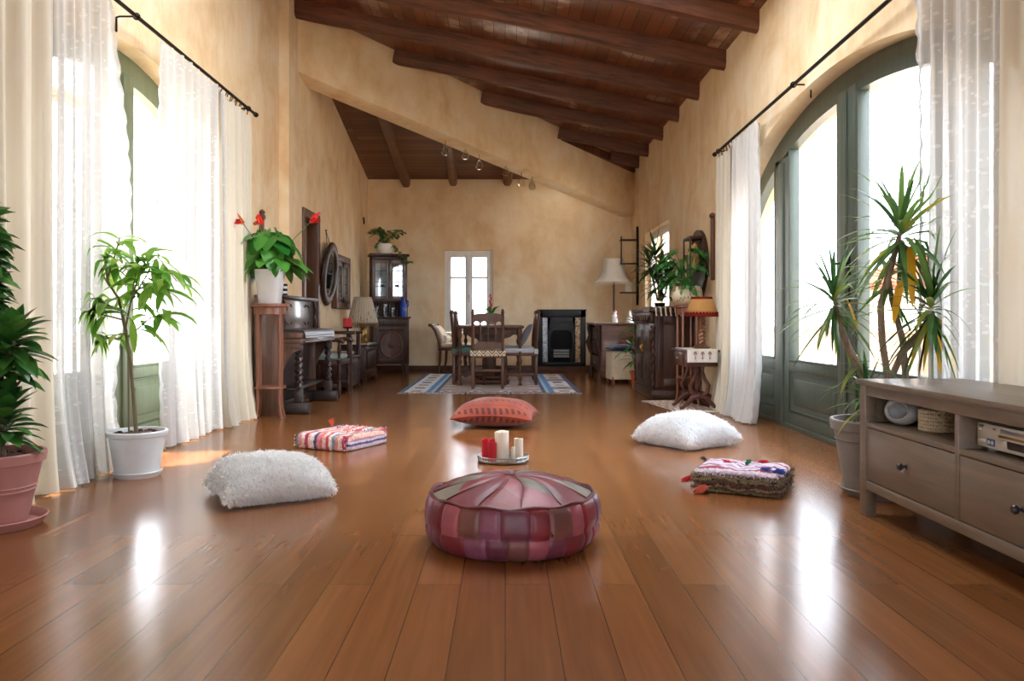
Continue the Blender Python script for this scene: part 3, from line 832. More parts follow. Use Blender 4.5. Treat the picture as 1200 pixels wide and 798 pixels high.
# ------------------------------------------------------------------ cushions
def pillow_pt(u, v, side, a, b, H, pinch, zc, corner):
    """u, v in -1..1"""
    x = a*u*(1-pinch*(1-v*v)*abs(u)**3); y = b*v*(1-pinch*(1-u*u)*abs(v)**3)
    h = H*(max(0, (1-abs(u)**2.6))*max(0, (1-abs(v)**2.6)))**.48
    z0 = zc - corner*(abs(u)*abs(v))**2
    z = z0 + h if side > 0 else z0 - h*.9
    return Vector((x, y, max(0.004, z)))
def pillow_mesh(m, a, b, H, pinch, zc, corner, n=44, mi=0, bumps=0, seed=1, mfn=None):
    rr = random.Random(seed); ph = [rr.uniform(0, 6) for _ in range(8)]
    for side in (1, -1):
        def fn(u, v):
            uu, vv = 2*u-1, 2*v-1
            p = pillow_pt(uu, vv, side, a, b, H, pinch, zc, corner)
            if bumps and side > 0:
                k = (1-uu**4)*(1-vv**4)
                p.z += bumps*k*(math.sin(uu*3.1+ph[0]+vv*2)+math.sin(vv*4+ph[1]-uu*1.5)+.6*math.sin(uu*7+vv*5+ph[2]))*.5
            return p
        m.grid(fn, n, n, mi, mfn=mfn)
def fur_tufts(m, src, count, L, seed, mi=0, wid=.0042, floor=.002):
    """short curved strands over the faces of src (verts, faces)"""
    rr = random.Random(seed)
    V, F = src; ar = []; tot = 0; cen = []
    for f in F:
        p = [Vector(V[i]) for i in f]
        nn = (p[2]-p[0]).cross(p[-1]-p[1]); A_ = nn.length/2; tot += A_; ar.append(tot)
    import bisect
    for _ in range(count):
        f = F[min(len(F)-1, bisect.bisect(ar, rr.random()*tot))]; p = [Vector(V[i]) for i in f]
        s_, t_ = rr.random(), rr.random()
        q = p[0].lerp(p[1], s_).lerp(p[3].lerp(p[2], s_), t_)
        nn = (p[1]-p[0]).cross(p[3]-p[0])
        if nn.length < 1e-12: continue
        nn.normalize()
        if nn.dot(q-Vector((0, 0, .08))) < 0: nn = -nn
        d = (nn*.8 + Vector((rr.gauss(0, .55), rr.gauss(0, .55), rr.gauss(-.15, .45)))).normalized()
        l = L*rr.uniform(.6, 1.25); sd_ = d.cross(nn+Vector((.3, .2, .1))).normalized()*wid*rr.uniform(.6, 1.2)
        e = q + d*l*.55; t2 = q + (d+Vector((0, 0, -.55))+Vector((rr.gauss(0, .3), rr.gauss(0, .3), 0))).normalized()*l
        e.z = max(e.z, floor); t2.z = max(t2.z, floor)
        o = len(m.v); m.v += [tuple(q-sd_), tuple(q+sd_), tuple(e+sd_*.8), tuple(e-sd_*.8), tuple(t2)]
        m.f += [(o, o+1, o+2, o+3), (o+3, o+2, o+4)]; m.m += [mi, mi]
def m_fur(name, c):
    k = N(name); g = k.n('ShaderNodeNewGeometry')
    col = k.ramp(g.outputs['Random Per Island'], [(0, tuple(x*.92 for x in c[:3])), (1, tuple(min(.94, x*1.03) for x in c[:3]))])
    b = k.bsdf(col, .85, 0, .1, None, .2, .01, 0, 0, .3)
    t = k.n('ShaderNodeBsdfTranslucent'); k.l(col, t.inputs['Color'])
    mx = k.n('ShaderNodeMixShader'); mx.inputs[0].default_value = .3
    k.l(b, mx.inputs[1]); k.l(t.outputs[0], mx.inputs[2]); k.surf(mx.outputs[0]); return k.m
FUR = m_fur('white_fur', (.93, .925, .91, 1)); FUR2 = m_fur('snow_white_fur', (.95, .95, .955, 1))
def fluffy(label, loc, rz, a, b, H, zc, seed, mat, L=.026):
    m = MB(); pillow_mesh(m, a, b, H, .07, zc, zc*.5, 40, 0, .016, seed)
    base = (list(m.v), list(m.f))
    fur_tufts(m, base, 17000, L, seed)
    o = m.build('fluffy_cushion', mat, None, loc, (0, 0, rz), sharp=0)
    return tag(o, label, 'cushion', 'fluffy white floor cushions')
fluffy('off-white fluffy floor cushion lying left of the leather pouffe', (-1.105, 3.80, 0), math.radians(30), .245, .24, .104, .088, 5, FUR)
fluffy('snow-white fluffy floor cushion lying near the lamp table, right of the candles', (1.20, 5.36, 0), math.radians(36), .25, .25, .108, .092, 9, FUR2)

# orange kilim cushion
def m_kilim(name):
    k = N(name); v = k.coord('Object'); 
    sx = k.n('ShaderNodeSeparateXYZ'); k.l(v, sx.inputs[0])
    wob = k.noise(v, 12, 3)
    y = k.math('ADD', sx.outputs['Y'], k.math('MULTIPLY', wob, .012))
    band = k.math('FRACT', k.math('MULTIPLY', y, 11))
    row = k.math('LESS_THAN', k.math('ABSOLUTE', k.math('SUBTRACT', band, .5)), .11)
    dia = k.math('LESS_THAN', k.math('FRACT', k.math('ADD', k.math('MULTIPLY', sx.outputs['X'], 22), k.math('MULTIPLY', band, 1.2))), .48)
    mot = k.math('MULTIPLY', row, dia)
    line = k.math('LESS_THAN', k.math('ABSOLUTE', k.math('SUBTRACT', band, .86)), .035)
    base = k.ramp(k.noise(v, 6, 4), [(.3, S(128, 56, 42)), (.7, S(162, 84, 64))])
    c = k.mix(k.math('MULTIPLY', mot, .75), base, S(70, 40, 52)); c = k.mix(k.math('MULTIPLY', line, .6), c, S(120, 48, 36))
    k.surf(k.bsdf(c, .85, 0, .2, k.noise(v, 240, 2), .35, .003, 0, 0, .2)); return k.m
KIL = m_kilim('orange_kilim')
oc = thing('kilim_cushion', 'orange-red kilim cushion lying behind the candle tray', 'cushion', (-.07, 6.31, 0), math.radians(-9))
m = MB(); pillow_mesh(m, .305, .26, .112, .06, .108, .03, 44, 0, .010, 3); m.build('cover', KIL, oc, sharp=0)
m = MB(); ed = []
for u, v in [(lin(-1, 1, 24)[i], -1) for i in range(24)] + [(1, t) for t in lin(-1, 1, 24)[:24]] + [(t, 1) for t in lin(1, -1, 24)[:24]] + [(-1, t) for t in lin(1, -1, 24)]:
    p = pillow_pt(u, v, 1, .305, .26, .112, .06, .108, .03); ed.append(p)
m.tube(ed, .006, 6); m.build('piping', m_cloth('kilim_edge', S(150, 66, 50)), oc)

# folded rag-rug floor cushions
def m_stripes(name, cols, axis, freq, dist=.02, grain=60, darkspec=.0):
    k = N(name); v = k.coord('Object'); sx = k.n('ShaderNodeSeparateXYZ'); k.l(v, sx.inputs[0])
    w = k.noise(v, 9, 4); w2 = k.noise(v, grain, 3, .7)
    t = k.math('ADD', sx.outputs[axis], k.math('MULTIPLY', k.math('SUBTRACT', w, .5), dist*2))
    t = k.math('ADD', t, k.math('MULTIPLY', k.math('SUBTRACT', w2, .5), dist))
    fr = k.math('FRACT', k.math('MULTIPLY', t, freq))
    n = len(cols)
    c = k.ramp(fr, [(i/n, cols[i]) for i in range(n)], 'CONSTANT')
    c = k.mix(.55, c, k.mix(1.0, c, k.ramp(w2, [(.3, (.45, .42, .42, 1)), (.65, (1.25, 1.2, 1.2, 1))]), 'MULTIPLY'))
    if darkspec:
        sp = k.math('GREATER_THAN', k.noise(k.coord('Object', (1, 1, 2.5)), 26, 3, .65), 1-darkspec)
        c = k.mix(sp, c, S(52, 38, 40))
    k.surf(k.bsdf(c, .95, 0, .1, w2, .8, .012, 0, 0, .2)); return k.m
PINKR = m_stripes('pink_rag_weave', [S(214, 120, 108), S(236, 206, 200), S(206, 84, 92), S(238, 226, 214), S(120, 150, 176), S(226, 150, 128), S(240, 214, 210), S(178, 70, 96), S(236, 200, 180), S(232, 220, 226), S(80, 74, 104), S(222, 140, 150)], 'X', 3.4)
PINKS = m_stripes('pink_rag_edge', [S(206, 214, 234), S(224, 196, 214), S(84, 88, 128), S(214, 206, 226), S(200, 140, 160), S(190, 208, 226)], 'Z', 11, .012)
LAVR = m_stripes('lavender_rag_weave', [S(206, 190, 208), S(214, 204, 216), S(150, 60, 76), S(208, 196, 212), S(186, 150, 172), S(216, 208, 220), S(126, 48, 70), S(206, 190, 210)], 'Y', 5.0, .045, 40)
OLIV = m_stripes('olive_rag_weave', [S(140, 130, 96), S(112, 84, 66), S(150, 142, 112), S(128, 66, 58), S(96, 96, 74), S(160, 134, 104)], 'Z', 14, .03, 50, .42)
def pad(m, a, b, h, n=26, ends_only=False, mi_top=0, mi_side=1, seed=1, edge=.022, sag=.006):
    rr = random.Random(seed); ph = [rr.uniform(0, 6) for _ in range(8)]
    # rounded box as a superellipse loop stack
    loop = []
    per = 72
    for i in range(per):
        t = 2*PI*i/per; c, s_ = math.cos(t), math.sin(t); e = .22
        loop.append((a*math.copysign(abs(c)**e, c), b*math.copysign(abs(s_)**e, s_)))
    prof = [(.955, .004), (.99, .012), (1.0, .03), (1.004, h*.45), (1.0, h*.5), (1.004, h*.56), (1.0, h-.03), (.985, h-.010), (.94, h-.001)]
    vs = []; fs = []; ms = []
    for r, z in prof:
        for i, (x, y) in enumerate(loop):
            k = 1+.012*math.sin(i*.9+ph[0]+z*60)+.008*math.sin(i*2.3+ph[1])
            vs.append((x*r*k, y*r*k, z+(.004*math.sin(i*.6+ph[2]) if z > .02 else 0)))
    for j in range(len(prof)-1):
        for i in range(per):
            i2 = (i+1) % per; fs.append((j*per+i, j*per+i2, (j+1)*per+i2, (j+1)*per+i)); ms.append((mi_side if (not ends_only or abs(loop[i][0])/a > abs(loop[i][1])/b) else mi_top) if j < 6 else mi_top)
    # top cap: rings toward the centre
    base = len(prof)-1; last = base
    for r in (.8, .6, .4, .2):
        o = len(vs)
        for i, (x, y) in enumerate(loop):
            vs.append((x*.94*r, y*.94*r, h+sag*math.sin(x*19+ph[3])+sag*.7*math.sin(y*23+ph[4])+.004))
        for i in range(per):
            i2 = (i+1) % per; fs.append((last*per+i, last*per+i2, o+i2, o+i)); ms.append(mi_top)
        last = o//per
    o = len(vs); vs.append((0, 0, h))
    for i in range(per): fs.append((last*per+i, last*per+(i+1) % per, o)); ms.append(mi_top)
    fs.append(tuple(reversed(range(per)))); ms.append(mi_side)
    k0 = len(m.v); m.v += vs; m.f += [tuple(i+k0 for i in f) for f in fs]; m.m += ms
def tassel(m, p, d, L, mi, seed, n=70, w=.0016):
    rr = random.Random(seed); p = Vector(p); d = Vector(d).normalized()
    for _ in range(n):
        e = p + d*L*rr.uniform(.7, 1.1)+Vector((rr.gauss(0, L*.2), rr.gauss(0, L*.2), rr.gauss(0, L*.12)))
        e.z = max(e.z, .003); mid = p.lerp(e, .5)+Vector((rr.gauss(0, L*.08), rr.gauss(0, L*.08), L*.12)); mid.z = max(mid.z, .004)
        m.tube([p, mid, e], [w, w*1.2, w*.6], 4, mi)
pc = thing('rag_cushion', 'pink and red striped rag-weave floor cushion near the piano', 'cushion', (-1.065, 5.33, 0), math.radians(-27), 'rag-weave floor cushions')
m = MB(); pad(m, .205, .235, .098, ends_only=True, seed=4, sag=.009); 
mm = m.build('cover', [PINKR, PINKS], pc, sharp=50)
m = MB()
fur_tufts(m, ([(-.2, -.235, .09), (.2, -.235, .09), (.2, .235, .098), (-.2, .235, .098)], [(0, 1, 2, 3)]), 500, .016, 3, 0, .004)
fur_tufts(m, ([(-.205, -.237, .01), (.205, -.237, .01), (.205, -.237, .09), (-.205, -.237, .09)], [(0, 1, 2, 3)]), 260, .012, 4, 0, .004)
m.build('loose_threads', PINKR, pc, sharp=0)
RED = m_cloth('red_yarn', S(190, 40, 52)); BLU = m_cloth('blue_yarn', S(34, 66, 150)); GRN = m_cloth('green_yarn', S(44, 130, 92)); ORG = m_cloth('orange_yarn', S(214, 96, 70)); DKY = m_cloth('dark_yarn', S(46, 48, 56))
m = MB(); tassel(m, (-.19, .12, .10), (-.1, 0, 1), .045, 0, 5); m.build('tassel', ORG, pc)
kc = thing('rag_cushion', 'lavender and olive rag-weave floor cushion with coloured tassels, in front of the television bench', 'cushion', (1.17, 3.99, 0), math.radians(-28), 'rag-weave floor cushions')
m = MB(); pad(m, .205, .19, .105, seed=8, sag=.008); m.build('cover', [LAVR, OLIV], kc, sharp=50)
m = MB()
fur_tufts(m, ([(-.205, -.192, .01), (.205, -.192, .01), (.205, -.192, .095), (-.205, -.192, .095)], [(0, 1, 2, 3)]), 1500, .014, 6, 0, .0025)
fur_tufts(m, ([(.206, -.185, .01), (.206, .185, .01), (.206, .185, .095), (.206, -.185, .095)], [(0, 1, 2, 3)]), 700, .014, 7, 0, .0025)
m.build('pile_fringe', OLIV, kc, sharp=0)
for mt, p, d, L, sd_ in ((BLU, (.10, -.12, .112), (1, -.3, .1), .05, 1), (GRN, (.02, -.02, .112), (.3, .2, .6), .03, 2), (RED, (-.215, -.10, .05), (-1, .1, -.5), .055, 3), (ORG, (-.12, -.205, .03), (-.6, -1, -.3), .065, 4), (DKY, (-.19, .03, .11), (-.4, .3, .2), .03, 5), (BLU, (.16, -.14, .11), (.8, .2, .1), .045, 6), (RED, (.05, .12, .11), (1, .1, .03), .04, 7), (RED, (-.06, .02, .11), (-.6, .3, .03), .04, 8)):
    m = MB(); tassel(m, p, d, L, 0, sd_, 80, .0019); m.build('tassel', mt, kc)

# ------------------------------------------------------------------ tray of candles
ty = thing('candle_tray', 'round silver gallery tray on the floor holding five candles', 'tray', (-.012, 4.735, 0))
MB().lathe([(0, .004), (.128, .004), (.138, .0), (.148, .006), (.150, .012), (.144, .012), (.138, .008), (0, .008)], 48).build('plate', STEEL, ty)
m = MB()
for zz, rr_ in ((.016, .147), (.036, .149)): m.tube([(rr_*math.cos(a), rr_*math.sin(a), zz) for a in lin(0, 2*PI, 56)], .0028, 6, caps=False)
for i in range(44):
    a = 2*PI*i/44; a2 = 2*PI*(i+1)/44
    m.tube([(.148*math.cos(a), .148*math.sin(a), .014), (.149*math.cos(a2), .149*math.sin(a2), .036)], .0017, 5); m.tube([(.148*math.cos(a2), .148*math.sin(a2), .014), (.149*math.cos(a), .149*math.sin(a), .036)], .0017, 5)
m.build('gallery_rim', STEEL, ty)
def m_wax(name, c):
    k = N(name); b = k.n('ShaderNodeBsdfPrincipled'); b.inputs['Base Color'].default_value = c; b.inputs['Roughness'].default_value = .45
    b.inputs['Subsurface Weight'].default_value = .25; b.inputs['Subsurface Radius'].default_value = (.01, .006, .005); b.inputs['Subsurface Scale'].default_value = .5
    k.surf(b.outputs[0]); return k.m
WAXW = m_wax('white_wax', S(240, 234, 220)); WAXR = m_wax('red_wax', S(196, 26, 44)); WICK = m_plain('wick', S(30, 24, 22), .9)
def candle(label, x, y, r, h, mat, seed, dip, group='candles on the silver tray'):
    rr = random.Random(seed); ph = rr.uniform(0, 6)
    root = thing('candle', label, 'candle', (-.012+x, 4.735+y, .0085), 0, group)
    m = MB(); seg = 36; vs = []; fs = []
    def top(a): return h + dip*(.6*math.sin(a+ph)+.4*math.sin(3*a+ph*2)) 
    rows = [(r, 0), (r*1.0, .004), (r, 1), (r*.93, 1.0), (r*.84, .985), (r*.75, .90), (0.001, .88)]
    for i, (q, z) in enumerate(rows):
        for k in range(seg):
            a = 2*PI*k/seg; t = top(a)
            zz = z if i < 2 else (t if i == 2 else (t+.0006 if i == 3 else (t-.006 if i == 4 else h-abs(dip)*1.2-.012)))
            vs.append((q*math.cos(a), q*math.sin(a), zz))
    for i in range(len(rows)-1):
        for k in range(seg):
            k2 = (k+1) % seg; fs.append((i*seg+k, i*seg+k2, (i+1)*seg+k2, (i+1)*seg+k))
    fs.append(tuple(reversed(range(seg))))
    m.add(vs, fs).build('wax', mat, root)
    w = MB(); w.tube([(0, 0, h-abs(dip)*1.2-.014), (.001, 0, h-abs(dip)-.004), (.004, .001, h-abs(dip)*.9+.004)], .0012, 5); w.build('wick', WICK, root)
candle('red pillar candle at the left end of the silver tray', -.098, -.012, .027, .122, WAXR, 1, .006)
candle('red pillar candle on the silver tray, touching the tall white candle', -.063, -.050, .025, .118, WAXR, 2, .012)
candle('tallest white pillar candle in the middle of the silver tray', -.008, -.025, .041, .168, WAXW, 3, .005)
candle('thinnest and shortest white candle on the silver tray', .058, -.055, .011, .082, WAXW, 4, .003)
candle('medium white pillar candle at the right of the silver tray', .090, -.03, .026, .128, WAXW, 5, .002)

# ------------------------------------------------------------------ television bench
TB = thing('television_bench', 'grey-brown wooden television bench with drawers under the right window', 'television bench', (1.515, 3.465, 0), 0)
# local: x into the bench (0..0.45), y negative toward the camera (0..-1.48)
DP, LN, HT = .45, 1.48, .573
def tb(x0, x1, y0, y1, z0, z1, bev=.002): return MB().bx(x0, x1, -y1, -y0, z0, z1, bev)
tb(-.012, DP, -.012, LN+.012, .551, HT, .003).build('top', TVWOOD, TB)
for (a, b) in ((0, .058), (LN-.058, LN)):
    for (c, d) in ((0, .045), (DP-.05, DP-.005)):
        tb(c, d, a, b, 0, .551).build('leg', TVWOOD, TB)
for a, b in ((.006, .024), (LN-.024, LN-.006)): MB().bx(.045, DP-.05, -b, -a, .112, .551, .001).build('side_panel', TVWOOD, TB)
tb(.002, .028, .058, LN-.058, .507, .551).build('apron', TVWOOD, TB)
tb(.002, .028, .058, LN-.058, .112, .152).build('bottom_rail', TVWOOD, TB)
tb(.002, DP-.01, LN/2-.013, LN/2+.013, .1525, .5065).build('divider', TVWOOD, TB)
tb(.004, DP-.01, .03, LN-.03, .375, .394, .001).build('shelf', TVWOOD, TB)
tb(DP-.012, DP-.006, .03, LN-.03, .12, .55, 0).build('back_panel', TVIN, TB)
tb(.02, DP-.012, .03, LN-.03, .125, .135, 0).build('bottom_board', TVIN, TB)
for a, b in ((.061, LN/2-.016), (LN/2+.016, LN-.061)):
    d = tb(.004, .022, a, b, .156, .371, .0015).build('drawer', TVWOOD, TB)
    k = MB(); k.lathe([(0, .034), (.010, .033), (.0145, .027), (.0135, .019), (.006, .013), (.0055, .004), (.010, 0)][::-1], 18)
    k.build('knob', m_plain('dark_knob', S(36, 32, 34), .35), d, (.004, -(a+b)/2, .268), (0, -PI/2, 0))
    tb(.022, DP-.03, a+.01, b-.01, .165, .35, 0).build('drawer_box', TVIN, d)
# on the shelf
z0 = .3945
def ring_vase():
    m = MB(); nu, nv = 40, 40
    # squat round bowl with a wide round opening in its flank
    d = Vector((-.75, -.62, .12)).normalized(); s1 = d.cross(Vector((0, 0, 1))).normalized(); s2 = s1.cross(d)
    RB = .062; th0 = .72
    prof = []
    for k in range(15): 
        t = th0 + (PI-th0)*k/14; prof.append((RB*math.sin(t), RB*math.cos(t)))
    inner = [(r*.86, c*.86) for r, c in prof]
    allp = inner[::-1] + prof
    pts = [(r, c) for r, c in allp]
    Mx = Matrix((( s1.x, s2.x, d.x, 0), (s1.y, s2.y, d.y, 0), (s1.z, s2.z, d.z, 0), (0, 0, 0, 1)))
    m.lathe(pts, 36, (0, 0, 0), 0, Matrix.Translation((0, 0, RB*.93)) @ Matrix.Diagonal((1.1, 1.1, .93, 1)) @ Mx)
    return m
o = ring_vase().build('bowl_vase', m_plain('grey_glaze', S(196, 200, 204), .25, 0, .04), None, (1.515+.11, 3.465-.15, z0))
tag(o, 'round grey-white ceramic vase with a side opening, on the bench shelf', 'vase')
BASK = m_plain('woven_straw', S(196, 182, 156), .9, 0, .25, 120, .3)
m = MB()
for j in range(6):
    z = .008+j*.0135
    for s_ in (0, 1):
        m.tube([((.060+.006*math.sin(a*22+PI*(j % 2)+PI*s_))*math.cos(a), (.060+.006*math.sin(a*22+PI*(j % 2)+PI*s_))*math.sin(a), z+.004*math.cos(a*22+PI*s_)) for a in lin(0, 2*PI, 132)], .0062, 5, caps=False)
m.lathe([(0, .002), (.056, .002), (.056, .078), (.052, .078), (.052, .006), (0, .006)], 30)
tag(m.build('woven_basket', BASK, None, (1.515+.165, 3.465-.320, z0)), 'small round woven straw basket beside the vase on the bench shelf', 'basket')
# disc player
SILV = m_plain('silver_plastic', S(204, 200, 190), .35, .25, .02)
dp = thing('disc_player', 'silver disc player in the right compartment of the television bench', 'disc player', (1.515+.055, 3.465-.768, z0))
MB().bx(.0, .30, -.43, 0, .014, .092, .003).build('case', SILV, dp)
for y in (-.04, -.39):
    MB().lathe([(0, 0), (.014, 0), (.016, .012), (.016, .015), (0, .015)], 16).build('foot', STEEL, dp, (.03, y, 0))
MB().bx(-.003, .002, -.42, -.13, .071, .083, .001).build('disc_tray', STEEL, dp)
MB().bx(-.0025, .002, -.43, -.118, .056, .064, .001).build('trim_strip', BRASS, dp)
MB().bx(-.002, .002, -.36, -.165, .026, .05, .0).build('display', m_plain('display_glass', S(16, 18, 26), .12, 0, .01), dp)
MB().bx(-.004, .002, -.16, -.125, .026, .05, .001).build('door_flap', SILV, dp)
MB().bx(-.005, .001, -.028, -.014, .067, .075, .002).build('power_button', SILV, dp)
MB().bx(-.004, .001, -.052, -.01, .028, .042, .003).build('tray_button', SILV, dp)
b = MB(); b.bx(-.002, .001, -.098, -.060, .023, .045, .0); b.build('blue_label', m_plain('blue_print', S(40, 74, 120), .4), dp)
b = MB()
for y in (-.070, -.088): b.lathe([(0, 0), (.0068, 0), (.0068, .0012), (0, .0012)], 18, M=Matrix.Translation((-.002, y, .034)) @ Matrix.Rotation(-PI/2, 4, 'Y'))
b.build('control_dial', m_plain('pale_blue_print', S(190, 210, 224), .4), dp)
def text(body, size, mat, M, parent, name='lettering'):
    cu = bpy.data.curves.new(name, 'FONT'); cu.body = body; cu.size = size; cu.extrude = .0003
    o = bpy.data.objects.new('tmp', cu); COL.objects.link(o)
    bpy.context.view_layer.update()
    me = bpy.data.meshes.new_from_object(o.evaluated_get(bpy.context.evaluated_depsgraph_get()))
    bpy.data.objects.remove(o)
    me.materials.clear(); me.materials.append(mat)
    q = bpy.data.objects.new(name, me); COL.objects.link(q); q.parent = parent; q.matrix_local = M; return q
FACE = Matrix(((0, 0, -1, 0), (-1, 0, 0, 0), (0, 1, 0, 0), (0, 0, 0, 1)))   # text reads along -Y, faces -X
INK = m_plain('dark_print', S(40, 38, 40), .5)
text('SONY', .0125, INK, Matrix.Translation((-.0008, -.008, .0785)) @ FACE, dp)
text('DVD', .008, INK, Matrix.Translation((-.0008, -.088, .0755)) @ FACE, dp)
# ------------------------------------------------------------------ potted plants
LF_DARK = m_leaf('dark_leaf', S(32, 78, 34), S(82, 138, 60), S(120, 164, 76), .22, .28)
LF_FIG = m_leaf('fig_leaf', S(96, 156, 54), S(158, 204, 88), S(206, 216, 100), .6, .4)
LF_ANTH = m_leaf('anthurium_leaf', S(40, 112, 44), S(96, 166, 66), None, .3, .28)
LF_DRAC = m_leaf('striped_leaf', S(50, 94, 50), S(120, 152, 74), S(206, 170, 40), .35, .35)
LF_YEL = m_leaf('yellowed_leaf', S(226, 160, 24), S(240, 186, 44), None, .4, .4)
LF_CANE = m_leaf('cane_leaf', S(30, 66, 34), S(74, 118, 58), S(110, 150, 84), .25, .35)
LF_PHIL = m_leaf('lobed_leaf', S(36, 98, 46), S(92, 158, 78), None, .35, .35)
BARK = m_wood('grey_bark', S(104, 88, 72), S(160, 142, 122), 'Z', .8, 3, 0)
BARKG = m_wood('green_brown_bark', S(90, 82, 56), S(128, 112, 78), 'Z', .7, 3, 0)
TERRA = m_plain('dusty_pink_terracotta', S(168, 114, 106), .6, 0, .07, 9, .12)
TERR2 = m_plain('orange_terracotta', S(190, 96, 54), .7, 0, .07, 9, .12)
WPLAS = m_plain('white_plastic_pot', S(212, 216, 218), .38, 0, .03)
GPLAS = m_plain('grey_plastic_pot', S(124, 118, 112), .6, 0, .08, 12, .1)
def pot(root, mat, rt, rb, h, lip=.03, saucer=None, z0=0.0, rings=(), seg=40):
    pr = [(0, z0), (rb*.93, z0), (rb, z0+.006)]
    hb = h-lip; k = lambda z: rb+(rt*.93-rb)*((z-z0)/hb)
    zs = [z0+hb*t for t in (.2, .4, .6, .8)]
    for z in sorted(zs+[q for r in rings for q in (z0+hb*r-.005, z0+hb*r, z0+hb*r+.005)]):
        pr.append((k(z)+(.004 if any(abs(z-(z0+hb*r)) < 1e-6 for r in rings) else 0), z))
    pr += [(k(z0+hb), z0+hb), (rt, z0+hb+.004), (rt+.004, z0+h-.006), (rt, z0+h), (rt-.012, z0+h), (rt-.018, z0+h-lip), (rt*.86, z0+h-lip-.02), (0, z0+h-lip-.02)]
    MB().lathe(pr, seg).build('pot', mat, root)
    m = MB(); m.lathe([(rt*.9, z0+h-lip*.55-.012), (rt*.5, z0+h-lip*.45), (0, z0+h-lip*.35)], 28, wob=lambda a, z: 1+.04*math.sin(a*7+z*50))
    rr = random.Random(3)
    for _ in range(26):
        a, q = rr.uniform(0, 6.28), rt*.8*math.sqrt(rr.random())
        m.ball((q*math.cos(a), q*math.sin(a), z0+h-lip*.45), rr.uniform(.008, .018), 0, 6, 4, (1, .7, .5))
    m.build('soil', SOIL, root)
    if saucer:
        rs, hs = saucer
        MB().lathe([(0, 0), (rs*.86, 0), (rs, hs), (rs-.006, hs+.003), (rs-.012, hs), (rs*.82, .008), (0, .008)], seg).build('saucer', mat, root)
def vdir(az, el): return Vector((math.cos(az)*math.cos(el), math.sin(az)*math.cos(el), math.sin(el)))

# (a) compact dragon plant in the pink pot, far left
rt = thing('potted_plant', 'bushy dark green plant in a pink terracotta pot at the left edge', 'plant', (-2.05, 3.25, 0), 0)
pot(rt, TERRA, .185, .118, .285, .045, (.195, .035), .012, (.55, .62))
stems = [((-.05, .0, .25), (-.06, -.02, .62), (-.03, -.03, .98), (-.04, -.04, 1.16)), ((.02, -.02, .25), (.05, -.03, .46), (.06, -.05, .60), (.12, -.06, .74)), ((.03, .02, .25), (.05, -.03, .33), (.06, -.04, .40), (.07, -.04, .44)), ((-.09, .03, .25), (-.14, .06, .5), (-.16, .05, .8), (-.17, .03, 1.0)), ((-.03, -.06, .25), (-.06, -.09, .33), (-.08, -.1, .42), (-.08, -.1, .47))]
m = MB()
for s_ in stems: m.tube(s_, [.013, .012, .011, .009], 8)
m.build('stem', BARK, rt)
m = MB(); R.seed(21)
def rosette(m, p, n, L, W, rng, h, el0=-.35, el1=1.25, droop=.5, mi=0, shape='lance', axis=None):
    for i in range(n):
        t = i/n; az = i*2.399+rng.uniform(-.2, .2); el = el0+(el1-el0)*t**1.0
        q = Vector(p)+Vector((0, 0, h*(t-.5)))
        d = vdir(az, el)
        if axis is not None: d = (Vector((0, 0, 1)).rotation_difference(Vector(axis)) @ d)
        m.leaf(q, d, L*rng.uniform(.75, 1.1)*(1-.25*t), W*rng.uniform(.8, 1.1), droop*rng.uniform(.5, 1.3), .3, 5, shape, mi, rng.uniform(-.3, .3))
for z in (.74, .81, .88, .95, 1.02, 1.09, 1.16, 1.21): rosette(m, (-.04, -.03, z), 40, .16, .082, R, .09, -.35, 1.3 if z > 1.1 else .8)
for z in (.70, .78, .86, .94, 1.02): rosette(m, (-.16, .05, z), 30, .16, .08, R, .08, -.35)
rosette(m, (.115, -.06, .72), 46, .18, .078, R, .12, -.35, 1.3, .5, axis=(.5, -.1, .9)); rosette(m, (.07, -.05, .64), 26, .16, .07, R, .07, -.3, .6)
rosette(m, (.075, -.04, .43), 56, .165, .075, R, .15, -.3, 1.3); rosette(m, (-.08, -.1, .46), 44, .16, .072, R, .13, -.2, 1.3)
clampx(m, -.19); m.build('foliage', LF_DARK, rt, sharp=0)

# (b) narrow-leaved fig in the white pot
rt = thing('potted_plant', 'slender fig with drooping light green leaves in a white pot', 'plant', (-1.945, 4.285, 0), 0)
pot(rt, WPLAS, .150, .108, .232, .03, (.125, .028), .010, ())
Z = lambda py: .824-(py-375)*.00451
Xp = lambda px: (px-592-(8 if px < 140 else 0))*.00451+1.945
trunk = [(Xp(160), .0, .20), (Xp(157), .0, Z(470)), (Xp(151), .01, Z(420)), (Xp(147), 0, Z(385)), (Xp(140), -.01, Z(350)), (Xp(135), -.01, Z(330)), (Xp(132), 0, Z(310))]
m = MB(); m.tube(trunk, [.012, .0105, .0095, .0085, .007, .006, .004], 8)
tw = []
def twig(a, b, c): tw.append((Vector(a), Vector(b), Vector(c))); m.tube([a, b, c], [.005, .004, .0025], 6)
pt = lambda px, py, y=0: (Xp(px), y, Z(py))
twig(pt(147, 385), pt(152, 345, .03), pt(157, 300, .05)); twig(pt(152, 350, .03), pt(168, 320, -.05), pt(182, 305, -.1)); twig(pt(143, 365), pt(125, 350, -.06), pt(98, 352, -.1))
twig(pt(136, 335), pt(118, 312, .04), pt(96, 318, .06)); twig(pt(145, 375), pt(112, 362, -.1), pt(84, 366, -.16)); twig(pt(152, 350, .03), pt(180, 318, -.05), pt(206, 332, -.1)); twig(pt(150, 395), pt(172, 372, .05), pt(192, 366, .08)); twig(pt(134, 325), pt(140, 300, -.05), pt(150, 280, -.09)); twig(pt(155, 320, .04), pt(178, 300, .08), pt(196, 328, .12))
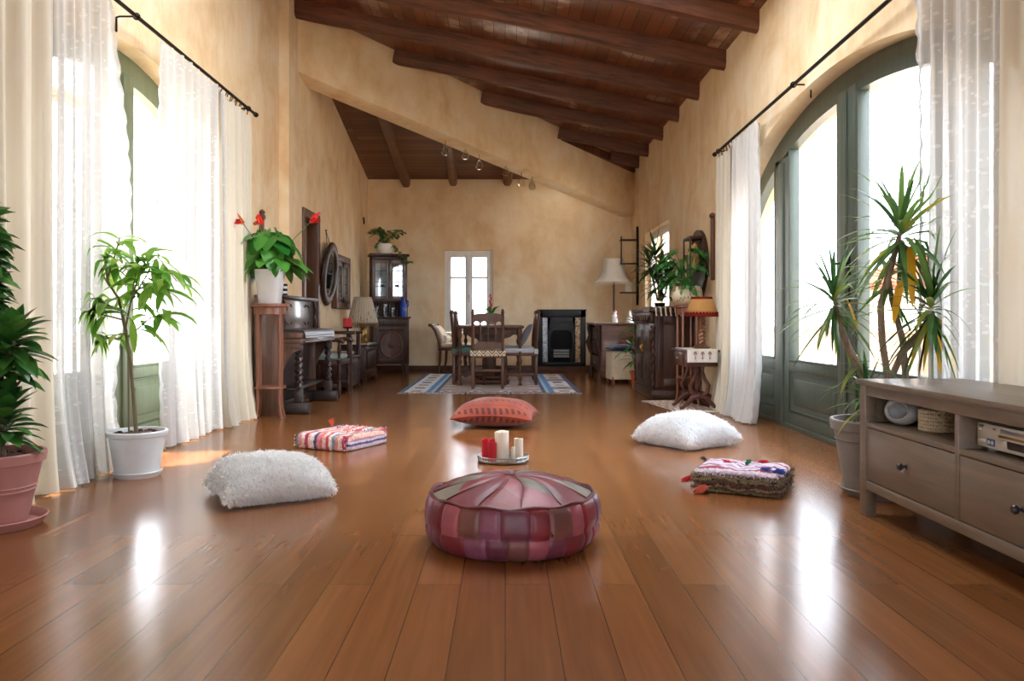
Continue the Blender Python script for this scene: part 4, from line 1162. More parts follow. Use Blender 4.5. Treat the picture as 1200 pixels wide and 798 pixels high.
twig(pt(148, 388), pt(143, 398, -.04), pt(118, 388, -.09)); twig(pt(150, 345, .03), pt(170, 335, .0), pt(188, 340, -.02)); twig(pt(133, 322), pt(128, 300, .02), pt(128, 290, .05))
m.build('trunk', BARKG, rt)
ck = MB(); ck.tube([(Xp(148), .03, .2), (Xp(147), .03, Z(395))], .005, 6); ck.build('support_cane', BARKG, rt)
m = MB(); R.seed(5)
for a, b, c in tw:
    for j in range(14):
        t = .2+.8*j/13; p = a.lerp(b, t*2) if t < .5 else b.lerp(c, t*2-1)
        az = R.uniform(0, 6.28); d = ((c-a).normalized()*.5+vdir(az, R.uniform(-.5, .35)))
        m.leaf(p, d, R.uniform(.15, .23), R.uniform(.042, .056), R.uniform(.9, 1.9), .2, 6, 'lance', 0, R.uniform(-.4, .4))
m.leaf(pt(155, 375), (.25, -.4, -.75), .2, .045, .6, .2, 6, 'lance'); m.leaf(pt(160, 350), (.7, -.3, -.35), .2, .045, .9, .2, 6, 'lance')
for p in (pt(80, 370), pt(100, 352), pt(118, 372)): m.leaf(Vector(p)+Vector((0, -.09, 0)), (-.3, -.2, -.6), .14, .035, .8)
clampx(m, -.17); m.build('foliage', LF_FIG, rt, sharp=0)

# (c) dragon tree in the grey pot behind the television bench
cx, cy = 1.76, 3.82
rt = thing('potted_plant', 'spiky dragon tree with some yellow leaves in a grey pot behind the television bench', 'plant', (cx, cy, 0), 0)
pot(rt, GPLAS, .212, .150, .345, .05, (.172, .035), .012, (.85,))
Z = lambda py: .824-(py-375)*.00402
Xq = lambda px: (px-592)*.00402-cx
P = lambda px, py, y=0: Vector((Xq(px), y, Z(py)))
m = MB()
canes = [[P(1040, 492), P(1040, 440), P(1034, 400), P(1032, 360), P(1042, 320), P(1052, 285), P(1056, 268)],
         [P(1052, 492, .05), P(1052, 440, .05), P(1062, 412, .03), P(1076, 395, .0), P(1084, 372, -.04), P(1082, 355, -.08)],
         [P(1070, 492, .08), P(1071, 440, .08), P(1068, 400, .08), P(1052, 350, .06), P(1046, 318, .04)],
         [P(1022, 490, -.06), P(1012, 455, -.08), P(998, 432, -.1), P(984, 410, -.11), P(972, 380, -.12), P(965, 345, -.12)],
         [P(1028, 490, -.1), P(1012, 470, -.12), P(1002, 455, -.13)]]
for c in canes: m.tube(c, [.017]*(len(c)-2)+[.013, .008], 8)
m.build('trunk', BARK, rt)
m = MB(); R.seed(31)
def head(p, n, L, el0, el1, W=.026, droop=.6, yel=0):
    for i in range(n):
        t = (i+.5)/n; el = el0+(el1-el0)*t; az = i*2.399+R.uniform(-.3, .3)
        m.leaf(Vector(p)-Vector((0, 0, .10*(1-t))), vdir(az, el), L*R.uniform(.75, 1.1), W*R.uniform(.8, 1.1), droop*R.uniform(.4, 1.5), .25, 6, 'strap', 0, R.uniform(-.3, .3))
head(P(1056, 265), 66, .37, -1.0, 1.35, .027, .85); head(P(1081, 352, -.09), 70, .39, -1.05, 1.2, .029, .8); head(P(965, 345, -.12), 54, .30, -1.0, 1.4, .020, .9)
head(P(1002, 452, -.13), 26, .22, -.8, 1.3, .018, .9); head(P(1046, 318, .04), 20, .28, -.9, .6, .026, .8); head(P(992, 420, -.12), 12, .24, -1.0, .4, .02, .9)
clampx(m, None, .20); m.build('foliage', LF_DRAC, rt, sharp=0)
for a, d, L in ((P(1084, 372, -.11), (-.06, -.25, -1), .27), (P(1088, 372, -.12), (.14, -.2, -1), .34), (P(978, 352, -.14), (.25, -.2, -.9), .2), (P(1060, 290, -.05), (-.1, -.3, -1), .3), (P(1050, 330, -.05), (-.25, -.2, -.8), .22)):
    MB().leaf(a, d, L, .042, .3, .15, 6, 'strap').build('yellow_leaf', LF_YEL, rt, sharp=0)

# (d) anthurium in a square white pot (stands on the tall plant stand)
rt = thing('potted_anthurium', 'red-flowered anthurium in a tapered white pot on the tall wooden stand', 'plant', (-2.005, 6.86, .965), 0)
m = MB(); z1 = .285
def sq(hw, z, r=.22):
    return [(hw*math.copysign(abs(math.cos(t))**.35, math.cos(t)), hw*math.copysign(abs(math.sin(t))**.35, math.sin(t)), z) for t in lin(0, 2*PI, 40)[:-1]]
rows = [sq(.078, 0), sq(.082, .006), sq(.112, z1-.01), sq(.114, z1), sq(.107, z1), sq(.104, z1-.04)]
vs = [p for r in rows for p in r]; n = 40; fs = [(i*n+k, i*n+(k+1) % n, (i+1)*n+(k+1) % n, (i+1)*n+k) for i in range(5) for k in range(n)]
fs += [tuple(reversed(range(n)))]; m.add(vs, fs).build('pot', m_plain('glossy_white_pot', S(232, 234, 238), .2, 0, .02), rt)
MB().add([tuple(p) for p in sq(.106, z1-.03)], [tuple(range(40))]).build('soil', SOIL, rt)
m = MB(); stm = MB(); R.seed(41)
for i in range(64):
    az = i*2.399; rr_ = R.uniform(.05, .22); hz = R.uniform(.36, .66)-rr_*.5
    b = Vector((math.cos(az)*rr_, math.sin(az)*rr_, hz)); s0 = Vector((R.uniform(-.04, .04), R.uniform(-.04, .04), z1-.03))
    stm.tube([s0, s0.lerp(b, .5)+Vector((0, 0, .05)), b], .003, 5)
    m.leaf(b, vdir(az+R.uniform(-.3, .3), R.uniform(-1.25, -.25)), R.uniform(.15, .21), R.uniform(.12, .16), R.uniform(.2, .7), .12, 6, 'heart', 0, R.uniform(-.3, .3))
RSP = m_leaf('red_spathe', S(206, 30, 36), S(228, 56, 56), None, .3, .25)
for (dx, dy, dz, az) in ((-.10, -.42, .64, 2.4), (-.03, -.20, .66, 1.9), (.36, -.02, .70, .3)):
    e = Vector((dx, dy, dz)); s0 = Vector((R.uniform(-.03, .03), R.uniform(-.03, .03), z1-.03))
    stm.tube([s0, s0.lerp(e, .5)+Vector((0, 0, .04)), e], .003, 5)
    fl = MB(); fl.leaf(e, vdir(az, .75), .105, .085, -.3, .2, 6, 'heart', 0, .6); fl.leaf(e+Vector((0, -.004, -.01)), vdir(az+.5, .3), .09, .075, .3, .2, 6, 'heart', 0, -.8)
    fo = fl.build('flower', RSP, rt, sharp=0); MB().tube([e, e+vdir(az+.3, .9)*.055], [.005, .003], 6).build('spadix', LF_YEL, fo)
clampx(m, -.15); m.build('foliage', LF_ANTH, rt, sharp=0); stm.build('stalk', LF_ANTH, rt, sharp=0)

# (e) ivy in a white pot on the corner hutch
rt = thing('potted_ivy', 'trailing ivy in a small white pot on top of the corner hutch', 'plant', (-1.83, 12.50, 1.835), 0)
MB().lathe([(0, 0), (.085, 0), (.125, .05), (.13, .10), (.115, .15), (.105, .15), (.11, .1), (0, .1)], 28).build('pot', WHITEC, rt)
m = MB(); s_ = MB(); R.seed(17)
for i in range(14):
    az = R.uniform(0, 6.28); L = R.uniform(.14, .28); a = Vector((0, 0, .12)); b = a+Vector((math.cos(az)*L*.5, math.sin(az)*L*.35, R.uniform(.08, .26))); c = b+Vector((math.cos(az)*L*.6, math.sin(az)*L*.3, R.uniform(-.12, .08)))
    s_.tube([a, b, c], .003, 5)
    for t in (.4, .6, .8, 1): 
        p = a.lerp(b, t); m.leaf(p, vdir(R.uniform(0, 6.28), R.uniform(-.6, .5)), .085, .075, .5, .15, 4, 'heart')
        p = b.lerp(c, t); m.leaf(p, vdir(R.uniform(0, 6.28), R.uniform(-.7, .2)), .085, .075, .6, .15, 4, 'heart')
tr_ = [Vector((.05, -.02, .14)), Vector((.14, -.05, .12)), Vector((.22, -.06, .02)), Vector((.28, -.07, -.06)), Vector((.36, -.07, -.13)), Vector((.43, -.07, -.12))]
s_.tube(tr_, .003, 5)
for i in range(18):
    t = i/18*5; k = min(4, int(t)); p = tr_[k].lerp(tr_[k+1], t-k); m.leaf(p, vdir(R.uniform(0, 6.28), R.uniform(-.9, .3)), .075, .065, .5, .15, 4, 'heart')
m.build('foliage', LF_ANTH, rt, sharp=0); s_.build('vine', BARKG, rt)

# (f) cut-leaf philodendron in a pierced cream planter (stands on the plain stand)
rt = thing('potted_philodendron', 'cut-leaf philodendron in a pierced cream ceramic planter by the right wall', 'plant', (1.72, 7.72, .972), 0)
pl = MB(); pl.lathe([(0, 0), (.085, 0), (.13, .035), (.155, .09), (.15, .14), (.128, .185), (.12, .185), (.14, .14), (.145, .09), (.12, .04), (0, .02)], 36)
pl.build('planter', m_plain('cream_ceramic', S(236, 224, 196), .3, 0, .03), rt)
hl = MB(); R.seed(3)
for i in range(46):
    a = i*2.399; z = .035+.13*((i*7) % 46)/46; r_ = .13+.028*math.sin(PI*(z-.02)/.17)
    M4 = Matrix.Translation((r_*math.cos(a), r_*math.sin(a), z)) @ Matrix.Rotation(a, 4, 'Z') @ Matrix.Rotation(PI/2, 4, 'Y')
    hl.lathe([(0, .0), (.0095, .0), (.0085, .0015), (0, .0015)], 8, M=M4 @ Matrix.Diagonal((1.4, .45, 1, 1)))
hl.build('pierced_slot', m_plain('slot_shadow_brown', S(120, 96, 62), .8), rt)
m = MB(); s_ = MB(); R.seed(8)
def lobed(m, p, d, L, W):
    d = Vector(d).normalized(); side = d.cross(Vector((0, 0, 1))).normalized(); cur = Vector(p); dd = d.copy()
    n = 8
    for i in range(n):
        t = i/n; w = W*(.55+.45*math.sin(PI*min(1, t+.15)))*(1-.45*t)
        for sg in (-1, 1): m.leaf(cur, dd*.55+side*sg+Vector((0, 0, -.15)), w*R.uniform(.85, 1.1), .032, .7, .12, 3, 'lance')
        nx = cur+dd*L/n; dd = (dd+Vector((0, 0, -.13))).normalized(); s_.tube([cur, nx], .0025, 4); cur = nx
    m.leaf(cur, dd, W*.7, .035, .3, .15, 3, 'lance')
for i in range(34):
    az = i*2.399; L = R.uniform(.06, .24); a = Vector((0, 0, .17)); b = a+Vector((math.cos(az)*L-.02, math.sin(az)*L*.8, R.uniform(.04, .46)-L*.4))
    s_.tube([a, a.lerp(b, .5)+Vector((0, 0, .04)), b], .004, 5)
    lobed(m, b, vdir(az, R.uniform(-.6, .15)), R.uniform(.14, .20), R.uniform(.08, .11))
clampx(m, None, .18); clampx(s_, None, .18); m.build('foliage', LF_PHIL, rt, sharp=0); s_.build('stalk', LF_PHIL, rt, sharp=0)

# (g) cane plant in a pot on the carved sideboard
rt = thing('potted_cane_plant', 'tall cane plant with strappy leaves in a dark pot on the carved sideboard', 'plant', (1.74, 9.12, .957), 0)
MB().lathe([(0, 0), (.05, 0), (.06, .05), (.065, .06), (.055, .06), (.05, .05), (0, .05)], 24).build('pot', BLACK, rt)
m = MB(); s_ = MB(); R.seed(12)
for (x, y, z, L) in ((-.05, -.02, .58, .30), (.03, 0, .44, .28), (-.02, .03, .30, .26), (.09, -.04, .36, .26), (-.12, 0, .50, .28)):
    s_.tube([(x*.2, y*.2, .08), (x*.6+.01, y*.6, z*.5), (x, y, z)], [.011, .010, .008], 8)
    for i in range(30):
        t = i/30; m.leaf((x, y, z-.10+.14*t), vdir(i*2.399+R.uniform(-.3, .3), -.5+1.7*t), L*R.uniform(.7, 1.1), .042, .8*R.uniform(.5, 1.4), .2, 5, 'lance')
m.leaf((-.05, -.02, .6), (.12, 0, 1), .36, .045, .15)
for (x, y, z) in ((-.1, -.03, .16), (.05, -.05, .12), (.02, 0, .22)):
    for i in range(9): m.leaf((x*.6, y, z), vdir(i*2.399, .1+.05*i), .20, .03, .8, .2, 5, 'lance')
clampx(m, None, .27); m.build('foliage', LF_CANE, rt, sharp=0); s_.build('cane', BARKG, rt)

# (h) green plant in a terracotta pot on the floor beside the sideboard
rt = thing('potted_plant', 'leafy plant in an orange terracotta pot between the slip-covered stool and the sideboard', 'plant', (1.61, 9.78, 0), 0)
pot(rt, TERR2, .105, .075, .21, .035, None, 0, ())
m = MB(); s_ = MB(); R.seed(14)
for (x, y, z) in ((-.03, 0, .78), (-.10, -.02, .52), (-.05, -.05, .36), (.03, 0, .62)):
    s_.tube([(x*.2, 0, .18), (x*.6, y, z*.6), (x, y, z)], [.008, .007, .005], 6)
    for i in range(13): m.leaf((x, y, z-.05+.006*i), vdir(i*2.399+1, -.3+.09*i), R.uniform(.18, .27), .05, .9, .2, 5, 'lance')
m.build('foliage', LF_PHIL, rt, sharp=0); s_.build('stem', BARKG, rt)

# (i) bromeliad on the dining table
rt = thing('potted_bromeliad', 'red bromeliad in a tan pot on the dining table', 'plant', (-.19, 10.6, .765), 0)
MB().lathe([(0, 0), (.055, 0), (.065, .03), (.08, .12), (.082, .13), (.072, .13), (.066, .1), (0, .1)], 24).build('pot', m_plain('tan_pot', S(170, 130, 92), .6), rt)
m = MB(); f = MB(); R.seed(2)
for i in range(22): m.leaf((0, 0, .12), vdir(i*2.399, .1+.05*i), R.uniform(.15, .24), .035, .9, .25, 5, 'lance')
for i in range(16): f.leaf((0, 0, .18+.013*i), vdir(i*2.399, .7), .075-.002*i, .03, -.2, .3, 3, 'lance')
f.tube([(0, 0, .1), (0, 0, .40)], [.008, .004], 6)
m.build('foliage', LF_ANTH, rt, sharp=0); f.build('flower', m_leaf('red_bract', S(200, 40, 44), S(224, 84, 78), None, .25), rt, sharp=0)
# ------------------------------------------------------------------ furniture along the room
def twist(m, c, h, r, turns, mi=0, amp=.28, seg=20, starts=2, M=None):
    nv = max(24, int(turns*14))
    def fn(u, v):
        a = 2*PI*u; k = r*(1+amp*math.cos(starts*(a)-2*PI*turns*v*starts/2*2))
        return (c[0]+k*math.cos(a), c[1]+k*math.sin(a), c[2]+h*v)
    m.grid(fn, seg, nv, mi, M, True)
def turned(m, c, h, r, n=3, mi=0):
    pr = [(r, 0), (r*1.05, .02*h)]
    for i in range(n):
        z0, z1 = .05+.9*i/n, .05+.9*(i+1)/n
        d = z1-z0
        pr += [(r*.6, (z0)*h), (r*.62, (z0+d*.1)*h), (r*1.0, (z0+d*.3)*h), (r*1.08, (z0+d*.5)*h), (r*.85, (z0+d*.75)*h), (r*.55, (z0+d*.92)*h), (r*.95, (z0+d*.96)*h)]
    pr += [(r, .96*h), (r, h)]
    m.lathe(pr, 14, c, mi)

# tall plant stands
def stand(label, loc, h, rt_, square, group, mat):
    root = thing('plant_stand', label, 'plant stand', loc, .17 if square else 0, group)
    m = MB(); m.lathe([(0, h-.03), (rt_*.93, h-.03), (rt_, h-.024), (rt_, h-.004), (rt_-.006, h), (0, h)], 40); m.build('top', mat, root)
    m = MB(); m.lathe([(rt_*.86, h-.03), (rt_*.86, h-.09), (rt_*.80, h-.095), (rt_*.78, h-.03)], 40); m.build('apron', mat, root)
    for k in range(4):
        a = PI/4+k*PI/2; c, s_ = math.cos(a), math.sin(a); q = rt_*.80
        l = MB(); l.tube([(c*q, s_*q, h-.03), (c*q, s_*q, .30), (c*q*1.0, s_*q, .14), (c*q*1.06, s_*q*1.06, .06), (c*q*1.24, s_*q*1.24, .0)], [.0135, .0125, .0125, .012, .013], 8); l.build('leg', mat, root)
    m = MB(); m.lathe([(0, .25), (rt_*.86, .25), (rt_*.86, .268), (0, .268)], 36); m.build('shelf', mat, root)
    return root
stand('tall brown plant stand with four splayed legs in front of the piano', (-1.985, 6.84, 0), .962, .155, True, 'plant stands', OAKS)
stand('slim plant stand behind the small lamp table, carrying the pierced planter', (1.80, 8.03, 0), .972, .125, True, 'plant stands', OAKS)
for o in list(bpy.data.objects):
    if o.name == 'potted_anthurium': o.location = (-1.985, 6.84, .9625)
    if o.name == 'potted_philodendron': o.location = (1.80, 8.03, .9725)

# ---- piano
PN = thing('upright_piano', 'old upright piano with twisted legs against the left wall', 'piano', (-2.185, 7.06, 0))
PL = 1.30; H1 = 1.045
for y0, y1 in ((0, .035), (PL-.035, PL)):
    m = MB(); m.bx(0, .235, y0, y1, 0, H1-.03, .004); m.bx(.235, .40, y0, y1, .57, .66, .004)
    m.prism([(.235, y0, .57), (.235, y0, .36), (.27, y0, .44), (.33, y0, .53), (.40, y0, .57)], (0, y1-y0, 0)); m.build('side_panel', PIANOW, PN)
MB().bx(-.0, .255, -.012, PL+.012, H1-.03, H1, .006).build('lid', PIANOD, PN)
GLOSS = m_wood('polished_panel', S(84, 68, 60), S(124, 104, 92), 'Y', .3, .6, .5)
up = MB().bx(.195, .215, .035, PL-.035, .745, H1-.03, .002).build('upper_panel', GLOSS, PN)
m = MB()
for yc in (.33, PL-.33):
    for zc, sg in ((.80, -1), (.95, 1)):
        m.tube([(.218, yc-.11, zc), (.218, yc-.06, zc), (.218, yc-.05, zc+sg*.02), (.218, yc+.05, zc+sg*.02), (.218, yc+.06, zc), (.218, yc+.11, zc)], .006, 6)
m.build('panel_moulding', PIANOD, up)
for y in (.06, PL-.06):
    m = MB(); m.tube([(.23, y, .75), (.25, y, .80), (.235, y, .86), (.255, y, .92), (.23, y, H1-.04)], [.016, .02, .011, .02, .014], 8); m.build('pilaster', PIANOD, PN)
m = MB(); m.bx(.215, .425, -.004, PL+.004, .615, .66, .006); m.bx(.215, .415, .0, PL, .66, .715, .012)
m.build('keybed', PIANOW, PN)
m = MB(); m.prism([(.215, .05, .716), (.405, .05, .716), (.42, .05, .70), (.43, .05, .665), (.437, .05, .665), (.432, .05, .705), (.41, .05, .738), (.215, .05, .745)], (0, PL-.10, 0)); m.build('fallboard', PIANOD, PN)
m = MB()
for z in (.63, .685): m.tube([(.432, .04, z), (.432, PL-.04, z)], .007, 8)
m.build('bead_moulding', PIANOD, PN)
MB().bx(.15, .17, .035, PL-.035, .10, .60, .002).build('lower_panel', PIANOD, PN)
MB().bx(.10, .22, .03, PL-.03, 0, .10, .006).build('toe_rail', PIANOD, PN)
MB().bx(.12, .34, .10, PL-.10, .20, .225, .006).build('stretcher', PIANOD, PN) 
for y in (.05, PL-.07):
    m = MB(); twist(m, (.375, y, .20), .34, .028, 3.0, amp=.3); m.box((.375, y, .575), (.07, .07, .08), .006); m.box((.375, y, .155), (.07, .07, .10), .006); m.box((.34, y, .055), (.26, .075, .10), .012)
    m.build('leg', PIANOD, PN)
m = MB()
for y in (PL/2-.07, PL/2+.07): m.bx(.2, .30, y-.02, y+.02, .05, .06, .004)
m.build('pedal', BRASS, PN)
# things on the piano
R.seed(6)
zz = H1+.0005
for i, (w, d, h, c, lab) in enumerate([(.20, .15, .028, (150, 112, 62), 'tan book lying at the bottom of the pile on the near end of the piano'), (.18, .14, .022, (196, 160, 96), 'yellowish book in the middle of the pile on the piano'), (.17, .13, .024, (110, 74, 44), 'brown book on top of the pile on the piano')]):
    b = thing('book', lab, 'book', (-2.185+.11, 7.06+.12, zz), .1*i-.1, 'books piled on the piano')
    MB().bx(-d/2, d/2, -w/2, w/2, 0, .003, 0).bx(-d/2, d/2, -w/2, w/2, h-.003, h, 0).bx(-d/2, -d/2+.003, -w/2, w/2, 0, h, 0).build('cover', m_cloth('book_cloth', S(*c)), b)
    MB().bx(-d/2+.003, d/2-.004, -w/2+.004, w/2-.004, .003, h-.003, 0).build('pages', m_plain('paper', S(226, 214, 190), .9), b)
    zz += h+.0008
bx_ = MB(); bx_.lathe([(0, 0), (.045, 0), (.045, .11), (.03, .125), (0, .128)], 24)
tag(m_ := bx_.build('striped_jar', m_stripes('black_white_bands', [S(20, 20, 24), S(226, 224, 220)], 'Z', 22, .0, 60), None, (-2.06, 7.50, H1+.0005)), 'small black and white banded jar on the piano lid', 'jar')

# wall sconces
def sconce(name, label, loc, rz, tall, arms):
    root = thing(name, label, 'sconce', loc, rz, None)     # local +x out of the wall
    m = MB(); m.bx(0, .035, -.03, .03, -.30, tall, .006); m.box((.022, 0, tall-.02), (.05, .075, .045), .012); m.tube([(.02, 0, tall), (.02, 0, tall+.03), (.02, 0, tall+.05)], [.02, .03, .008], 10)
    m.build('backboard', OAKM, root)
    for y in arms:
        a = MB(); a.tube([(.03, 0, -.02), (.09, y*.5, -.05), (.13, y, -.03), (.13, y, .0)], .008, 8); a.lathe([(.012, 0), (.035, .006), (.036, .012), (.016, .012), (.018, .03), (0, .03)], 18, (.13, y, 0)); a.build('arm', IRON, root)
        c = MB(); c.lathe([(0, 0), (.014, 0), (.014, .10), (.008, .103), (0, .10)], 14, (.13, y, .03)); c.build('candle', WAXW, root)
sconce('wall_sconce', 'tall wooden candle sconce on the left wall above the piano', (-2.299, 7.60, 1.53), 0, .28, (.14, -.14))
sc2 = thing('wall_sconce', 'tall wooden pole sconce on the right wall beside the curtain', 'sconce', (2.029, 7.86, 1.53), PI)
m = MB(); m.bx(0, .035, -.025, .025, -.32, .28, .006); m.tube([(.02, 0, .28), (.02, 0, .295), (.02, 0, .32), (.02, 0, .335)], [.016, .03, .03, .008], 10); m.build('backboard', OAKM, sc2)
# carved bracket with two candles behind the philodendron
cb = thing('carved_wall_bracket', 'carved round-topped wooden bracket with two candle lights behind the philodendron', 'wall bracket', (2.029, 8.45, 1.30), PI)
m = MB(); m.prism([(0, .38*math.cos(t), .10+.36*math.sin(t)) for t in lin(0, PI, 20)]+[(0, -.38, 0), (0, -.12, -.30), (0, .12, -.30), (0, .38, 0)], (.035, 0, 0)); m.build('backboard', OAKD, cb)
m = MB(); m.tube([(.036, .30*math.cos(t), .10+.28*math.sin(t)) for t in lin(0, PI, 20)], .014, 8); m.build('moulding', OAKD, cb)
m = MB(); m.bx(.03, .18, .02, .32, .02, .05, .008); m.bx(.03, .05, .02, .32, .05, .36, .006); m.bx(.165, .18, .02, .04, .05, .36, .004); m.bx(.165, .18, .30, .32, .05, .36, .004); m.bx(.03, .18, .02, .32, .34, .37, .008); m.build('lantern_frame', OAKD, cb)
for y in (.10, .235):
    m = MB(); m.lathe([(0, .05), (.045, .05), (.05, .12), (.046, .2), (.02, .29), (0, .31)], 18, (.11, y, 0)); m.build('candle', m_plain('amber_candle', S(214, 160, 96), .4), cb)

# ---- left wall: mirror, cupboard, socket
mr = thing('round_mirror', 'round dark-framed mirror hanging from a cord on the left wall', 'mirror', (-2.145, 9.90, 1.385), 0)
Mt = Matrix.Rotation(math.radians(6), 4, 'Y')
def ring_pts(r, x, n=48): return [(x, r*math.cos(a), r*math.sin(a)) for a in lin(0, 2*PI, n)]
m = MB()
def rf(u, v):
    a = 2*PI*u; b = 2*PI*v; rr_ = .315+.062*math.cos(b); return (.034*math.sin(b)+.01*(1 if False else 0), rr_*math.cos(a), rr_*1.04*math.sin(a))
m.grid(rf, 56, 14, 0, Mt, True); m.build('frame', OAKD_Y, mr)
m = MB(); m.add([Mt @ Vector((.004, .27*math.cos(a), .28*math.sin(a))) for a in lin(0, 2*PI, 48)[:-1]], [tuple(range(48))]); m.build('mirror_glass', MIRROR, mr)
m = MB(); m.tube([(-.01, -.10, .35), (-.045, 0, .53), (-.01, .10, .35)], .004, 6); m.tube([(-.055, 0, .53), (-.03, 0, .535)], .007, 8); m.build('hanging_cord', IRON, mr)
cu = thing('wall_cupboard', 'small wooden wall cupboard with two leaded glass doors beside the round mirror', 'cupboard', (XL2, 10.72, .97), 0)
m = MB()
for a in ((-.46, -.38, 0, .70), (.38, .46, 0, .70), (-.38, .38, 0, .08), (-.38, .38, .62, .70)): m.bx(0, .07, *a, .006)
m.build('frame', OAKM, cu)
LEAD = N('leaded_glass'); _b = LEAD.n('ShaderNodeTexBrick'); _c = LEAD.n('ShaderNodeTexCoord'); _s = LEAD.n('ShaderNodeSeparateXYZ'); _cb = LEAD.n('ShaderNodeCombineXYZ')
LEAD.l(_c.outputs['Object'], _s.inputs[0]); LEAD.l(_s.outputs['Y'], _cb.inputs['X']); LEAD.l(_s.outputs['Z'], _cb.inputs['Y']); LEAD.l(_cb.outputs[0], _b.inputs['Vector'])
_b.inputs['Scale'].default_value = 1; _b.inputs['Brick Width'].default_value = .08; _b.inputs['Row Height'].default_value = .11; _b.inputs['Mortar Size'].default_value = .006; _b.offset = .5
_b.inputs['Color1'].default_value = S(96, 128, 112); _b.inputs['Color2'].default_value = S(150, 160, 142); _b.inputs['Mortar'].default_value = S(40, 40, 40)
LEAD.surf(LEAD.bsdf(_b.outputs['Color'], .12, 0, .6)); LEAD = LEAD.m
for sg in (-1, 1):
    d = MB(); y0, y1 = sorted((sg*.01, sg*.38))
    for a in ((y0, y0+.075, .08, .62), (y1-.075, y1, .08, .62), (y0, y1, .08, .15), (y0, y1, .55, .62)): d.bx(.02, .062, *a, .005)
    dd = d.build('door', OAKM, cu); MB().bx(.035, .045, y0+.07, y1-.07, .14, .56).build('leaded_pane', LEAD, dd)
sk = thing('wall_socket', 'white double wall socket between piano and doorway', 'socket', (XL2, 9.62, .60)); MB().bx(0, .01, -.045, .045, -.04, .04, .004).build('plate', WHITEP, sk)
MB().lathe([(0, 0), (.018, 0), (.018, .004), (.014, .004), (.013, .001), (0, .001)], 18).build('socket_face', WHITEP, sk, (.010, 0, 0), (0, PI/2, 0))
rg = MB(); rg.tube([(.012+.0*math.cos(t), .035*math.cos(t), .045*math.sin(t)) for t in lin(0, 2*PI, 20)], .006, 6); rg.lathe([(0, 0), (.02, 0), (.02, .014), (0, .014)], 12, (0, 0, .05), M=Matrix.Translation((0, 0, .05)) @ Matrix.Rotation(PI/2, 4, 'Y') @ Matrix.Translation((0, 0, -.05)))
tag(rg.build('wall_ring', IRON, None, (XL2+.002, 12.55, 2.35)), 'small iron ring fixed high on the left wall above the corner hutch', 'ring')

# ---- dark armchair past the piano, faces the room (+x)
ac = thing('armchair', 'dark carved armchair with a pale seat cushion just past the piano', 'chair', (-1.95, 8.80, 0), 0)
m = MB()
m.prism([(-.22, -.24, .62), (-.22, .24, .62), (-.22, .24, .80), (-.22, .19, .82), (-.22, .17, .755), (-.22, .08, .74), (-.22, -.08, .74), (-.22, -.17, .755), (-.22, -.19, .82), (-.22, -.24, .80)], (.03, 0, 0)); m.build('crest_rail', OAKD_Y, ac)
for y in (-.25, .25):
    MB().box((-.205, y, .36), (.045, .045, .72), .006).build('leg', OAKD, ac)
    l = MB(); turned(l, (.20, y, 0), .40, .024, 2); turned(l, (.20, y, .42), .18, .02, 1); l.build('leg', OAKD, ac)
    a = MB(); a.tube([(-.21, y, .615), (0, y, .60), (.16, y, .615), (.22, y, .61), (.25, y, .585)], [.02, .02, .022, .028, .02], 8); a.build('arm', OAKD_Y, ac)
m = MB(); m.bx(-.22, .22, -.26, .26, .345, .40, .006); m.build('seat_frame', OAKD_Y, ac)
m = MB(); m.bx(-.2, .2, -.235, .235, .40, .455, .025); m.build('seat_cushion', m_cloth('sage_cushion', S(150, 160, 150)), ac)
m = MB(); m.bx(-.195, .19, -.262, -.238, .12, .15, .004); m.bx(-.195, .19, .238, .262, .12, .15, .004); m.bx(-.02, .02, -.25, .25, .12, .15, .004); m.build('stretcher', OAKD_Y, ac)
# ---- box-seat hall chair
hc = thing('hall_settle', 'dark panelled box-seat chair with high arms by the left wall', 'chair', (-1.95, 9.62, 0), 0)
m = MB(); m.bx(-.22, .16, -.27, .27, .05, .38, .006); m.build('seat_box', OAKD, hc)
MB().bx(-.23, .185, -.285, .285, .38, .405, .006).build('seat', OAKD_Y, hc)
m = MB(); m.bx(.16, .172, -.22, .22, .24, .345, .006); m.bx(.16, .172, -.22, .22, .10, .20, .006); m.build('carved_panel', OAKD_Y, hc)
for y in (-.27, .27):
    MB().box((.16, y, .33), (.05, .05, .66), .006).build('leg', OAKD, hc); MB().box((-.21, y, .33), (.05, .05, .66), .006).build('leg', OAKD, hc)
    MB().bx(-.24, .22, y-.035, y+.035, .66, .69, .01).build('arm', OAKD, hc)
m = MB(); m.bx(-.2, .12, -.23, .23, .405, .45, .02); m.build('seat_cushion', m_cloth('brown_cushion', S(140, 112, 92)), hc)
MB().bx(-.235, -.205, -.25, .25, .44, .66, .006).build('back_panel', OAKD_Y, hc)
